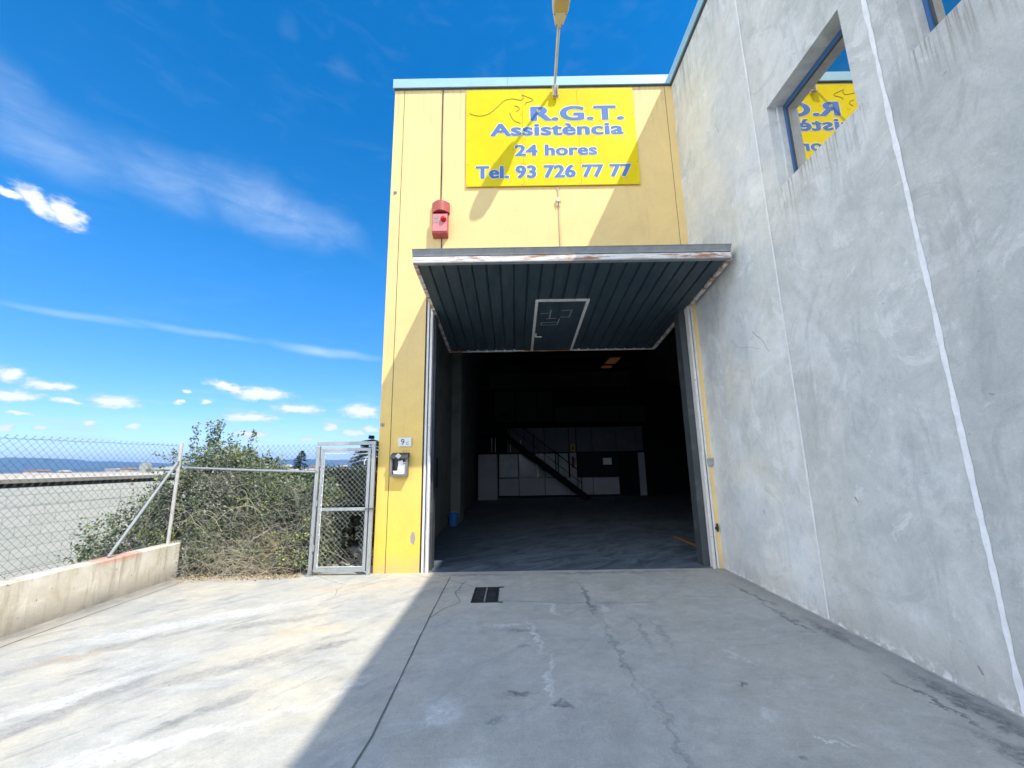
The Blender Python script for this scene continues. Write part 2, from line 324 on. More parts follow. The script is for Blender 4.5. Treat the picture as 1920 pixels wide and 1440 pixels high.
def f_yellow(gg, c):
    v = gg.coord(); n = gg.noise(v, 1.2, 7, .66, .4); runs = gg.noise(gg.map(v, scale=(7, 7, .4)), 1.6, 7, .7); px, py, pz = gg.xyz(v); sm = gg.noise(v, 24, 6, .72)
    b = gg.mix(gg.math('MAXIMUM', gg.rng(pz, .4, 3.6, 0, 1), gg.rng(px, 2.9, 3.0)), (.86,.58,.085,1), (.88,.64,.27,1))       # yellow grows paler up the wall and on the right-hand strip
    k = gg.math('MULTIPLY', gg.rng(n, .3, .7, .91, 1.05), gg.rng(sm, .3, .7, .965, 1.03)); b = gg.mix(1.0, b, gg.comb(k,k,k), 'MULTIPLY')
    b = gg.mix(gg.rng(runs, .56, .76, 0, .30), b, (.58,.43,.20,1))
    drip = gg.math('MULTIPLY', gg.rng(pz, 7.6, 8.65, 0, 1), gg.rng(gg.noise(gg.map(v, scale=(16, 16, .5)), 1.0, 5, .65), .5, .66, 0, .6)); b = gg.mix(drip, b, (.50,.40,.22,1))
    rustr = gg.math('MULTIPLY', gg.math('MULTIPLY', gg.rng(px, .84, .88), gg.rng(px, .89, .93, 1, 0)), gg.rng(pz, 6.2, 5.0, .15, .7)); b = gg.mix(rustr, b, (.50,.27,.12,1))
    grime = gg.math('MULTIPLY', gg.rng(pz, .0, .35, 1, 0, True), gg.rng(n, .35, .6, .1, .7)); b = gg.mix(grime, b, (.45,.36,.20,1))
    chips = gg.math('MULTIPLY', gg.rng(gg.noise(v, 19, 5, .7), .67, .70), gg.rng(pz, .2, 2.2, 1, 0))
    b = gg.mix(gg.math('MULTIPLY', chips, .8), b, (.5,.42,.32,1))
    return gg.mix(gg.rng(gg.noise(v, 31, 3, .5), .735, .76, 0, .6), b, (.30,.22,.12,1))
m_yellow = M('yellow_painted_render', (.8,.6,.2), .75, fn=f_yellow, bump=(60,.12,.004))
def f_low(gg, c):
    v = gg.coord(); n = gg.noise(v, 3, 8, .68, .5); st = gg.noise(gg.map(v, scale=(8, 8, .8)), 1.2, 6, .65)
    px, py, pz = gg.xyz(v)
    b = gg.mix(gg.rng(n, .3, .7), (.56,.49,.37,1), (.84,.80,.70,1))
    b = gg.mix(gg.rng(st, .50, .66, 0, .7), b, (.38,.32,.24,1))
    b = gg.mix(gg.math('MULTIPLY', gg.rng(pz, .02, .24, 1, 0), gg.rng(n, .3, .6, .35, 1)), b, (.27,.25,.22,1))
    b = gg.mix(gg.rng(gg.noise(v, 13, 5, .7), .64, .69, 0, .85), b, (.17,.14,.11,1))
    red = gg.math('MULTIPLY', gg.math('MULTIPLY', gg.rng(py, 5.2, 5.35), gg.rng(py, 5.75, 5.9, 1, 0)), gg.rng(pz, .42, .48))
    return gg.mix(gg.math('MULTIPLY', red, .55), b, (.62,.22,.15,1))
m_low = M('stained_low_wall', (.6,.55,.45), .9, fn=f_low, bump=(25,.4,.012))
def f_rust(c1=(.84,.82,.78,1), c2=(.38,.16,.06,1), a=.52, b_=.66, scale=(2.2,6,9)):
    def fn(gg, c):
        v = gg.map(gg.coord(), scale=scale); n = gg.noise(v, 1.3, 7, .7, .6); n2 = gg.noise(v, 3.1, 6, .7)
        b = gg.mix(gg.rng(n2, .35, .65, 0, .5), c1, (.42,.42,.42,1))
        b = gg.mix(gg.rng(n, a, b_), b, c2); return gg.mix(gg.rng(gg.noise(gg.coord(), 38, 4, .6), .66, .70, 0, .9), b, (.09,.07,.06,1))
    return fn
m_rustbeam = M('rusted_white_beam', (.7,.7,.7), .6, fn=f_rust(a=.49, b_=.60, scale=(1.3,6,9)))
m_whitepaint = M('peeling_white_paint', (.75,.75,.72), .6, fn=f_rust(a=.64, b_=.74, scale=(6,6,1.2)))
m_galv = M('galvanised_steel', (.43,.455,.465), .45, .55, fn=mottle(.2, 6, 40, (.45,.38,.3), .25, (1,1,.5)))
m_galvdull = M('dull_grey_steel', (.33,.35,.36), .55, .2, fn=mottle(.25, 7, 50, (.36,.28,.22), .4))
m_beige = M('beige_painted_steel', (.66,.56,.38), .5, fn=mottle(.15, 6, 30, (.3,.25,.2), .3))
m_post = M('weathered_post', (.60,.56,.50), .6, .1, fn=f_rust((.62,.60,.55,1), (.33,.13,.09,1), .60, .7, (3,3,2.2)))
m_wire = M('dark_galvanised_wire', (.075,.105,.11), .6, 0)
m_wire2 = M('pale_galvanised_wire', (.42,.46,.45), .5, .3)
m_coping = M('pale_blue_coping', (.36,.57,.66), .45, fn=mottle(.08, 3, 30, (.4,.45,.45), .2))
m_copdark = M('coping_drip_edge', (.06,.09,.13), .5)
m_blueframe = M('blue_window_frame', (.045,.15,.36), .35, fn=mottle(.15, 6, 40, (.1,.15,.25), .2))
m_seam = M('dark_joint', (.07,.06,.05), .9)
m_crack = M('crack', (.15,.145,.13), .95)
m_seal = M('white_joint_sealant', (.90,.92,.92), .8, fn=mottle(.15, 8, 40, (.5,.5,.5), .3))
def f_glass(gg, c): return c
m_mirror = M('reflective_window_glass', (.66,.63,.58), .012, 1.0)
def f_panel(gg, c):
    v = gg.coord(); n = gg.noise(gg.map(v, scale=(5,1.2,1)), 1.4, 7, .65); n2 = gg.noise(gg.map(v, scale=(16,1.6,1)), 1.6, 5, .7)
    b = gg.mix(gg.rng(n, .3, .7), (.026,.048,.064,1), (.056,.082,.10,1)); b = gg.mix(gg.rng(n2, .64, .74, 0, .55), b, (.16,.19,.19,1)); return b
m_panel = M('dark_teal_sheet_metal', (.08,.12,.13), .5, .0, fn=f_panel)
m_chalk = M('faded_tape', (.30,.33,.34), .8)
m_signY = M('yellow_sign_sheet', (.80,.61,.006), .6, spec=.15, fn=mottle(.08, .9, 9, (.80,.66,.16), .25))
m_letB = M('blue_vinyl', (.11,.20,.46), .6, spec=.2, fn=mottle(.12, 3, 30, (.3,.4,.6), .3))
m_letW = M('white_vinyl', (.80,.80,.62), .5)
m_ink = M('brown_line', (.26,.20,.04), .6)
m_red = M('siren_red', (.50,.09,.075), .5, fn=mottle(.15, 12, 60, (.5,.3,.28), .35))
m_pink = M('faded_pink', (.70,.25,.25), .55, fn=mottle(.12, 12, 60, (.7,.4,.4), .4))
m_redlens = M('red_lens', (.55,.003,.01), .15)
m_greylab = M('grey_label', (.36,.30,.28), .7)
m_dark = M('near_black', (.02,.02,.022), .6)
m_darkgrey = M('dark_grey_steel', (.055,.066,.072), .55, fn=mottle(.2, 5, 40))
m_white = M('white_plate', (.76,.78,.76), .45)
m_paper = M('paper', (.80,.80,.80), .8)
m_txt = M('black_digit', (.02,.02,.025), .5)
m_redtxt = M('red_ink', (.55,.10,.05), .6)
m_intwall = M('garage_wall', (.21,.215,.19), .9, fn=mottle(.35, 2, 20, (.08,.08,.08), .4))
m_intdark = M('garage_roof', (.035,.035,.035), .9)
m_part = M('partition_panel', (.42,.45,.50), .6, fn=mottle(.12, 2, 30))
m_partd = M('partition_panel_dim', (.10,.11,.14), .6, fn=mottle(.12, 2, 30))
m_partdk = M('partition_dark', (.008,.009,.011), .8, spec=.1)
m_glassd = M('dark_glass', (.02,.025,.03), .15)
m_glassp = M('frosted_pane', (.40,.50,.50), .4, fn=mottle(.3, 3, 12))
m_bucket = M('blue_plastic', (.03,.20,.55), .4)
m_castiron = M('cast_iron', (.045,.05,.055), .55, .3, fn=mottle(.4, 20, 80, (.25,.25,.24), .5))
def emis(name, c, s):
    m = M(name, c, .6); b = m.node_tree.nodes['Principled BSDF']; b.inputs['Emission Color'].default_value = (*c, 1); b.inputs['Emission Strength'].default_value = s; return m
m_sky_or = emis('amber_skylight', (.4,.16,.05), .055)
m_slit = emis('daylit_slit', (.55,.58,.8), .28)
def f_block(gg, c):
    v = gg.coord(); px, py, pz = gg.xyz(v); n = gg.noise(v, .5, 5, .6)
    bt = gg.new('ShaderNodeTexBrick'); gg.put(bt.inputs['Vector'], gg.comb(py, pz, 0.0)); bt.inputs['Scale'].default_value = 1
    bt.inputs['Brick Width'].default_value = .5; bt.inputs['Row Height'].default_value = .22; bt.inputs['Mortar Size'].default_value = .007; bt.inputs['Mortar Smooth'].default_value = .2
    gg.put(bt.inputs['Color1'], (.70,.74,.71,1)); gg.put(bt.inputs['Color2'], (.79,.81,.78,1)); gg.put(bt.inputs['Mortar'], (.40,.42,.41,1)); bt.inputs['Bias'].default_value = 0
    return gg.mix(gg.rng(n, .4, .7, 0, .35), bt.outputs['Color'], (.63,.67,.66,1))
m_block = M('pale_block_wall', (.6,.6,.6), .85, fn=f_block)
m_fascia = M('weathered_fascia', (.34,.33,.29), .85, fn=mottle(.2, 2, 12, stretch=(1,.6,3)))
m_roofc = M('pale_roof_tiles', (.66,.58,.46), .85, fn=mottle(.25, 1, 6))
m_roofdark = M('roof_gap', (.035,.05,.075), .7)
m_vent = M('weathered_vent', (.33,.36,.30), .7, fn=mottle(.3, 5, 20))
m_terrain = M('dry_ground', (.20,.18,.11), .95, fn=mottle(.4, .02, .3, (.07,.10,.04), .8))
m_earth = M('earth', (.20,.16,.11), .95, fn=mottle(.4, 4, 20), bump=(12,.6,.05))
m_hill = M('hill_forest', (.045,.07,.04), .95, fn=mottle(.4, .002, .01, (.10,.10,.06), .7))
m_house = M('house_wall', (.45,.43,.39), .9)
m_houser = M('house_roof', (.38,.20,.13), .9)
def leafmat(name, c, tr=.25):
    m = M(name, c, .55, fn=mottle(.35, 5, 40, (c[0]*1.5, c[1]*1.3, c[2]), .5)); b = m.node_tree.nodes['Principled BSDF']
    return m
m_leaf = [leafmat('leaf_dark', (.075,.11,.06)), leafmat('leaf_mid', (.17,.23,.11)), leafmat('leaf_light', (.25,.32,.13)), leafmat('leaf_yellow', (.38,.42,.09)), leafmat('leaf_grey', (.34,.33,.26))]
m_twig = M('grey_twig', (.46,.42,.35), .9); m_straw = M('dry_straw', (.52,.45,.31), .9); m_straw2 = M('rusty_straw', (.45,.30,.17), .9)
m_bark = M('bark', (.10,.075,.05), .95); m_needle = M('conifer_needles', (.035,.07,.035), .8, fn=mottle(.4, 1, 6)); m_needle2 = M('cedar_needles', (.06,.10,.055), .8, fn=mottle(.4, 1, 6))

# ------------------------------------------------------------------ key dimensions
D = 6.574; XL = -2.16; XW = 3.146; HC = 8.88; XLW = -5.08
# ================================================================== SETTING
gr = MB(); gr.box(-9000, 9000, -9000, 9000, -3.4, -3.0); tag(gr.build('ground', m_terrain), kind='structure')
# yard slab with cracks and joints as raised strips of the same mesh
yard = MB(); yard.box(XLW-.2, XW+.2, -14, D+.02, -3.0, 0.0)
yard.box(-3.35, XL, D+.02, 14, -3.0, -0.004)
def strip(mb, pts, w, z, m, jit=.0, seg=.06, wv=.5, plane='z', pos=0):
    P_ = [Vector((p[0], p[1], 0)) for p in pts]; out = []
    for a, b in zip(P_, P_[1:]):
        n = max(1, int((b-a).length/seg)); out += [a.lerp(b, i/n) for i in range(n)]
    out.append(P_[-1]); k = len(out); L = []; R = []
    for i, p in enumerate(out):
        t = (out[min(i+1,k-1)]-out[max(i-1,0)]).normalized(); nrm = Vector((-t.y, t.x, 0))
        p = p + nrm*jit*(mnoise.noise(Vector((p.x*2.3, p.y*2.3, 3.1)))*1.2 + .5*mnoise.noise(Vector((p.x*11, p.y*11, 7.7))))
        ww = w/2*(1+wv*mnoise.noise(Vector((p.x*9, p.y*9, 1.7))))
        L.append(p+nrm*ww); R.append(p-nrm*ww)
    def cv(q): return (q.x, q.y, z) if plane == 'z' else (pos, q.x, q.y)
    for i in range(k-1): mb.face([cv(R[i]), cv(R[i+1]), cv(L[i+1]), cv(L[i])], m)
strip(yard, [(-.95,6.32),(-.93,4.7),(-.88,2.8),(-.9,2.5),(-.9,-8)], .011, .003, 1, .006, wv=.7)
strip(yard, [(-4.80,6.2),(-4.81,4.8),(-4.79,4.1),(-4.8,-8)], .010, .003, 1, .02, wv=.7)
strip(yard, [(-1.46,6.42),(-1.0,6.2),(-.56,5.84)], .007, .0032, 1, .04)
strip(yard, [(-.7,6.1),(-.78,5.6),(-.66,5.2),(-.93,4.72)], .007, .0034, 1, .05)
strip(yard, [(-.2,5.25),(.4,5.15),(1.0,5.12),(1.6,5.1)], .006, .003, 1, .03)
strip(yard, [(2.0,5.3),(2.4,5.25),(2.75,5.2)], .005, .003, 1, .03)
strip(yard, [(-5.0,6.48),(-4.2,6.5),(-3.2,6.5)], .006, .003, 1, .04)
strip(yard, [(-3.0,6.5),(-2.4,6.0),(-2.3,5.5)], .004, .003, 1, .05)
strip(yard, [(XW-.015,6.5),(XW-.015,1),(XW-.015,-6)], .03, .0036, 2, .010, wv=.9)
m_scuff = M('pale_edge_grime', (.50,.49,.45), .9, fn=mottle(.4, 8, 40))
m_dkscuff = M('pale_foot_dust', (.52,.52,.50), .9, fn=mottle(.3, 8, 40))
tag(yard.build('pavement', [m_ground, m_crack, m_dkscuff], normals=False), kind='structure')
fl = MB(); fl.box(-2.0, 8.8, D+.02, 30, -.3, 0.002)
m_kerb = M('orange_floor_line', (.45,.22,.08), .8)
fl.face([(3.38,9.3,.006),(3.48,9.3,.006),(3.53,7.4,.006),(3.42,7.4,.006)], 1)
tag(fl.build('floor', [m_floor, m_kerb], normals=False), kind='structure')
rd = MB(); rd.box(-60, 60, -60, -14.0, -3.0, -0.02); tag(rd.build('road', M('asphalt', (.06,.06,.06), .9, fn=mottle(.3, 3, 60))), kind='structure')
eb = MB()
for i in range(20):
    for j in range(14):
        def zz(a, b):
            xx = -10.3 + a*(7.0/20); yy = D+.03 + b*(9/14)
            t = max(0, min(1, (-5.6-xx)/2.6)); return (xx, yy, -.03 - 2.9*t*t*(3-2*t) - .5*max(0, (yy-9.5)/6) + .06*mnoise.noise(Vector((xx*2, yy*2, 0))))
        eb.face([zz(i,j), zz(i+1,j), zz(i+1,j+1), zz(i,j+1)])
tag(eb.build('earth_bank', m_earth), kind='structure')
# distant hills: two ridges
def ridge(R0, R1, h, seed, name):
    mb = MB(); n = 90; rows = []
    for i in range(n+1):
        a = rad(-75 + 75*i/n); r = []
        for k, (fr, fh) in enumerate(((0,0),(.35,.55),(.6,1.0),(1,.2))):
            hh = h*(.62+.55*mnoise.fractal(Vector((a*5.5+seed, seed, 0)), .9, 2.2, 5) + .08*mnoise.noise(Vector((a*60, k, seed))))
            rr = R0+(R1-R0)*fr; r.append((math.sin(a)*rr, math.cos(a)*rr, -3+max(4, hh)*fh if fh else -3.0))
        rows.append(r)
    for i in range(n):
        for k in range(3): mb.face([rows[i][k], rows[i+1][k], rows[i+1][k+1], rows[i][k+1]])
    return tag(mb.build(name, m_hill, smooth=True), kind='structure')
ridge(5200, 6600, 135, 3.3, 'hills'); ridge(3600, 4400, 42, 9.1, 'hills')

# ================================================================== YELLOW BUILDING
yb = thing('industrial_unit', 'yellow rendered industrial unit with an open tilting door and pale blue coping', 'building', (0, D, 0))
w = MB(); w.wall('y', D, .2, [XL, -1.46, 3.088, XW], [0, 4.72, 8.67], {(1, 0)})
for x0, z0, z1, wd in ((-1.975, 0.0, 8.67, .010), (3.005, 4.72, 8.67, .008), (-1.245, 6.2, 8.67, .010)):
    sp = []; strip(w, [(x0, z0), (x0, z1)], wd, 0, 1, .004, .2, .5) if False else None
    n = 30
    for i in range(n):
        a = z0+(z1-z0)*i/n; b = z0+(z1-z0)*(i+1)/n
        j0 = .004*mnoise.noise(Vector((x0, a*3, 0))); j1 = .004*mnoise.noise(Vector((x0, b*3, 0)))
        w.face([(x0+j0-wd/2, D-.0015, a), (x0+j0+wd/2, D-.0015, a), (x0+j1+wd/2, D-.0015, b), (x0+j1-wd/2, D-.0015, b)], 1)
# chipped patch low on the pier
w.face([(-1.60,D-.0012,.44),(-1.55,D-.0012,.40),(-1.53,D-.0012,.50),(-1.545,D-.0012,.58),(-1.585,D-.0012,.60),(-1.61,D-.0012,.52)], 2)
w.build('wall', [m_yellow, m_seam, m_greylab], yb, normals=False)
# left flank, inside walls, back wall
s_ = MB(); s_.box(XL, XL+.2, D+.2, 30, 0, 8.67); s_.build('side_wall', m_yellow, yb)
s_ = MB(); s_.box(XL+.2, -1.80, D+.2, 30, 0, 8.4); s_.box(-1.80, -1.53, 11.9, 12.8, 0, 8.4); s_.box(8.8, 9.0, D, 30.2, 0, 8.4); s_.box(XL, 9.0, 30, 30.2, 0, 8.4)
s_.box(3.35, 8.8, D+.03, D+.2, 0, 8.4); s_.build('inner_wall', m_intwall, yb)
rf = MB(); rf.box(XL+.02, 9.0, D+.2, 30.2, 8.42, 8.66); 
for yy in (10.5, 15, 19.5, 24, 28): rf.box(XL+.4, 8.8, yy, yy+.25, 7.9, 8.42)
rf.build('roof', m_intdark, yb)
cp = MB(); cp.box(XL-.03, XW-.02, D-.05, D+.3, 8.685, HC); cp.box(XL-.01, XW-.02, D-.03, D+.28, 8.67, 8.6848, 1); cp.box(XL-.03, XL+.25, D+.3, 30.2, 8.685, HC)
cp.face([(.0,D-.0515,8.69),(.004,D-.0515,8.69),(.004,D-.0515,HC-.005),(.0,D-.0515,HC-.005)], 1)
cp.build('coping', [m_coping, m_copdark], yb, normals=False)
for (bx, bz) in ((-2.075, 6.47), (-2.116, 2.25)):
    b_ = MB(); b_.tube([(bx, D+.001, bz), (bx, D-.012, bz)], .03, 14); b_.tube([(bx, D-.012, bz), (bx, D-.03, bz)], .012, 8)
    b_.build('wall_fixing', m_galvdull, yb)
# --- door frame
fr = MB()
fr.box(-1.455, -1.430, D+.03, D+.16, 0, 4.7, 1)
fr.box(-1.428, -1.395, D-.012, D+.12, 0, 4.6); fr.box(-1.394, -1.378, D+.012, D+.12, 0, 4.6, 1); fr.box(-1.377, -1.338, D-.004, D+.12, 0, 4.6)
fr.box(-1.352, -1.322, D-.03, D-.006, 0, 1.74)
fr.build('door_frame', [m_whitepaint, m_darkgrey], yb, bevel=.003)
fr = MB()
fr.box(3.052, 3.082, D-.010, D+.12, 0, 4.6); fr.box(3.040, 3.051, D+.010, D+.12, 0, 4.6, 1); fr.box(3.002, 3.039, D-.004, D+.12, 0, 4.6)
fr.box(2.985, 3.012, D-.03, D-.006, 0, 1.74)
fr.build('door_frame', [m_whitepaint, m_dark, m_darkgrey], yb, bevel=.003)
for gx_ in (-1.36, 2.90):
    a = MB(); a.box(gx_, gx_+(.06 if gx_ < 0 else .10), D+.125, D+.34, 0, 4.3); a.build('guide_rail', m_darkgrey, yb, bevel=.003)
lk = MB(); lk.box(3.062, 3.14, D-.05, D-.0005, 1.52, 1.63); lk.box(3.06, 3.142, D-.06, D-.05, 1.60, 1.64); lk.build('latch_box', m_galv, yb, bevel=.004)
lk = MB(); lk.tube([(3.10,D-.001,.58),(3.10,D-.03,.58)], .028, 12); lk.box(3.085,3.115,D-.045,D-.03,.53,.65); lk.build('latch', m_dark, yb, bevel=.004)
# --- tilting door leaf: front edge outside, back edge inside
X0, X1, YF, ZF, YB, ZB = -1.35, 3.07, 5.21, 4.34, 8.45, 3.975
ev = Vector((0, YB-YF, ZB-ZF)); LEN = ev.length; ev.normalize(); nv = Vector((0, ev.z, -ev.y)).normalized()   # nv points down
def PP(x, s, off=0.0): return Vector((x, YF, ZF)) + ev*s + nv*off
gd = MB()
n = 22; pitch = (X1-X0-.08)/n
for i in range(n):                                    # ribbed sheet
    a = X0+.04+i*pitch
    prof = [(a, 0), (a+pitch*.80, 0), (a+pitch*.86, -.028), (a+pitch*.94, -.028), (a+pitch, 0)]
    for (xa, oa), (xb, ob) in zip(prof, prof[1:]):
        gd.face([PP(xa, .02, oa), PP(xb, .02, ob), PP(xb, LEN-.02, ob), PP(xa, LEN-.02, oa)])
gd.obox(PP(X0+.03, .02, -.06), (X1-X0-.06, 0, 0), ev*(LEN-.04), nv*.025)
door = gd.build('garage_door', m_panel, yb, normals=False)
e = MB(); sw = .055
e.obox(PP(X0, 0, -.07), (sw, 0, 0), ev*LEN, nv*.085); e.obox(PP(X1-sw, 0, -.07), (sw, 0, 0), ev*LEN, nv*.085)
e.obox(PP(X0+sw, LEN-.04, -.07), (X1-X0-2*sw, 0, 0), ev*.04, nv*.085)
e.build('edge_frame', m_rustbeam, door, bevel=.003)
e = MB()                                              # front beam: lower rusty channel and upper flared lip
e.box(X0+.005, X1-.02, YF-.035, YF+.03, ZF+.005, ZF+.085)
e.box(X0+.005, X1-.02, YF-.045, YF+.03, ZF-.012, ZF+.005, 1)
e.box(X0+.01, X1-.025, YF-.022, YF+.03, ZF+.0855, ZF+.098, 2)
e.build('front_beam', [m_rustbeam, m_galvdull, m_dark], door, bevel=.002)
e = MB()
e.prism([(YF-.03, ZF+.099), (YF+.05, ZF+.099), (YF+.05, ZF+.188), (YF-.075, ZF+.188), (YF-.06, ZF+.175), (YF-.035, ZF+.125)], (X0-.008, 0, 0), (0,1,0), (0,0,1), (X1-X0-.008, 0, 0))
e.build('top_lip', m_galvdull, door, bevel=.002)
e = MB(); e.obox((X0+.03, YF+.05, ZF+.13), (X1-X0-.06, 0, 0), (0, 1.35, .26), (0, -.01, .05)); e.build('upper_leaf', m_panel, door)
for px_ in (X0+.02, X1-.02):
    e = MB(); e.tube([(px_, D+.05, 4.22), (px_, D+.3, 4.34)], .025, 8); e.build('pivot', m_galvdull, door)
# wicket door
WX0, WX1, WS0, WS1 = .40, 1.285, 1.04, LEN-.045
e = MB(); t_ = .046
e.obox(PP(WX0, WS0, .003), (t_, 0, 0), ev*(WS1-WS0), nv*.022); e.obox(PP(WX1-t_, WS0, .003), (t_, 0, 0), ev*(WS1-WS0), nv*.022)
e.obox(PP(WX0+t_, WS0, .003), (WX1-WX0-2*t_, 0, 0), ev*t_, nv*.022)
e.build('wicket_frame', m_whitepaint, door, bevel=.002)
e = MB(); e.obox(PP(WX0+t_+.006, WS0+t_+.006, .001), (WX1-WX0-2*t_-.012, 0, 0), ev*(WS1-WS0-t_-.012), nv*.012)
def tape(xa, sa, xb, sb, w_=.02):
    a = PP(xa, sa, .0145); b = PP(xb, sb, .0145); t = (b-a).normalized(); q = t.cross(nv)*w_/2; e.face([a-q, b-q, b+q, a+q], 1)
for seg in ((.50,1.52,.66,1.50),(.68,1.38,.68,1.70),(.62,1.72,.80,1.70),(.86,1.42,1.06,1.40),(1.04,1.42,1.02,1.68),(.86,1.66,1.02,1.66),(.54,1.88,.84,1.86),(.86,1.72,.84,1.96),(.54,1.98,.84,1.96),(.55,1.88,.54,1.98)): tape(*seg)
e.build('wicket_door', [m_panel, m_chalk], door, normals=False)
e = MB(); e.tube([PP(.47, 2.42, .01), PP(.47, 2.42, .05), PP(.58, 2.42, .05)], .010, 8); e.box(.455,.485, 0,0,0,0) if False else None
e.obox(PP(.455, 2.34, .013), (.03, 0, 0), ev*.16, nv*.006); e.build('handle', m_white, door)

# ================================================================== CONCRETE BUILDING
cb = thing('concrete_building', 'tall grey concrete building side with two square windows and white sealed joints', 'building', (XW, 0, 0))
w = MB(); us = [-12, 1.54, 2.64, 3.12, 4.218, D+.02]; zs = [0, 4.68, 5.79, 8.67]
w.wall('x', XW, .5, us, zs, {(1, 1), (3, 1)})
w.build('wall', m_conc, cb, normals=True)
for yj, wd in ((4.476, .024), (2.875, .040), (-.4, .03), (-3.8, .03)):
    w = MB(); strip(w, [(yj, .02), (yj, 8.66)], wd, 0, 0, .0035, .05, .55, 'x', XW-.004)
    w.build('joint_sealant', m_seal, cb, normals=False)
w = MB()
strip(w, [(5.1,3.25),(4.9,3.05),(4.82,2.9)], .006, 0, 0, .03, .04, .6, 'x', XW-.002); strip(w, [(5.6,3.3),(5.45,3.15),(5.0,2.98)], .004, 0, 0, .03, .04, .6, 'x', XW-.002)
strip(w, [(3.72,1.95),(3.66,1.9)], .005, 0, 0, .02, .03, .8, 'x', XW-.002)
strip(w, [(3.9,1.25),(3.87,1.2)], .012, 0, 0, .01, .04, .6, 'x', XW-.002); strip(w, [(5.3,6.6),(5.25,6.4)], .006, 0, 0, .01, .04, .6, 'x', XW-.002)
strip(w, [(2.66,2.0),(2.63,1.99)], .010, 0, 0, .01, .04, .6, 'x', XW-.002); strip(w, [(5.35,.98),(5.34,.93)], .012, 0, 0, .01, .03, .6, 'x', XW-.002); strip(w, [(3.1,.20),(3.08,.15)], .018, 0, 0, .01, .03, .6, 'x', XW-.002)
w.build('crack', M('faint_wall_crack', (.34,.33,.31), .95), cb, normals=False)
w = MB(); w.box(XW+.5, 24, -12, D+.01, 8.3, 8.6); w.box(XW+.5, 24, -12, -11.8, 0, 8.3); w.box(23.8, 24, -11.8, D, 0, 8.3); w.box(XW+.5, 23.8, D-.2, D, 0, 8.3); w.build('roof', m_intdark, cb)
w = MB(); w.box(XW-.055, XW+.55, -12, D+.32, 8.69, HC); w.box(XW-.035, XW+.53, -12, D+.3, 8.6705, 8.6898, 1); w.build('coping', [m_coping, m_copdark], cb, normals=False)
for (ya, yb_) in ((3.12, 4.218), (1.54, 2.64)):
    z0, z1 = 4.68, 5.79; f = MB(); xf = XW+.175; bw = .062
    f.box(xf, xf+.06, ya+.001, ya+bw, z0+.001, z1-.001); f.box(xf, xf+.06, yb_-bw, yb_-.001, z0+.001, z1-.001)
    f.box(xf, xf+.06, ya+bw, yb_-bw, z0+.001, z0+bw); f.box(xf, xf+.06, ya+bw, yb_-bw, z1-bw, z1-.001)
    fo = f.build('window', m_blueframe, cb, bevel=.004)
    f = MB(); k = .016; y0_, y1_, za, zb_ = ya+bw+.002, yb_-bw-.002, z0+bw+.002, z1-bw-.002
    f.box(xf+.004, xf+.05, y0_, y0_+k, za, zb_); f.box(xf+.004, xf+.05, y1_-k, y1_, za, zb_); f.box(xf+.004, xf+.05, y0_+k, y1_-k, za, za+k); f.box(xf+.004, xf+.05, y0_+k, y1_-k, zb_-k, zb_)
    f.build('sash', m_darkgrey, fo)
    f = MB(); f.box(xf+.010, xf+.016, y0_+k, y1_-k, za+k, zb_-k); f.build('pane', m_mirror, fo)
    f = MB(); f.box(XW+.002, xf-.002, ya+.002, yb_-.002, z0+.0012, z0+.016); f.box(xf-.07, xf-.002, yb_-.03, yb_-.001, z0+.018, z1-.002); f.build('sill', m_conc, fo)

# ================================================================== SIGN BOARD
def textmesh(s, bold=0.0, fit=None):
    cu = bpy.data.curves.new('t', 'FONT'); cu.body = s; cu.size = 1; cu.offset = bold; cu.resolution_u = 6; cu.space_character = 1.06
    o = bpy.data.objects.new('t', cu); col.objects.link(o); bpy.context.view_layer.update()
    dg = bpy.context.evaluated_depsgraph_get(); me = bpy.data.meshes.new_from_object(o.evaluated_get(dg))
    vs = [v.co.copy() for v in me.vertices]; fs = [tuple(p.vertices) for p in me.polygons]
    bpy.data.objects.remove(o); bpy.data.curves.remove(cu); bpy.data.meshes.remove(me); return vs, fs
def place_text(mb, s, x0, x1, zb, zt, y, bold, grow=0.0, m=0, fat=None):
    """x0..x1 is the ink width, zb..zt baseline to cap height"""
    vs, fs = textmesh(s, 0); H, _ = textmesh('H', 0); cap0 = min(v.y for v in H); cap1 = max(v.y for v in H)
    a = min(v.x for v in vs); b = max(v.x for v in vs); bx = bold; bz = bold*.45
    sx = (x1-x0-2*bx)/(b-a); sz = (zt-zb-2*bz)/(cap1-cap0); k = 0
    R1, R2 = bx+grow, bz+grow
    offs = [(math.cos(t*math.pi/6)*R1, math.sin(t*math.pi/6)*R2) for t in range(12)]+[(R1*q, 0) for q in (-.6, -.2, .2, .6)] if R1 > 0 else [(0, 0)]
    for (ox, oz) in offs:                                   # thickened strokes: shifted layers a hair apart
        base = len(mb.v); k += 1
        for v in vs: mb.v.append((x0+bx+(v.x-a)*sx+ox, y-.00012*k, zb+bz+(v.y-cap0)*sz+oz))
        for f in fs: mb.f.append(tuple(base+i for i in f)); mb.m.append(m)
sg = thing('company_sign', 'large bright yellow sign with blue lettering and phone number high on the yellow wall', 'sign', (.8, D, 6.53))
SX0, SX1, SZ0, SZ1 = -.788, 2.382, 6.54, 8.61; YS = D-.034
cuts = [SX0, .268, 1.312, SX1]
b_ = MB()
for a, c in zip(cuts, cuts[1:]): b_.box(a+.0015, c-.0015, YS, YS+.022, SZ0, SZ1)
b_.box(SX0+.05, SX1-.05, YS+.023, D-.001, SZ0+.2, SZ0+.26, 1); b_.box(SX0+.05, SX1-.05, YS+.023, D-.001, SZ1-.26, SZ1-.2, 1)
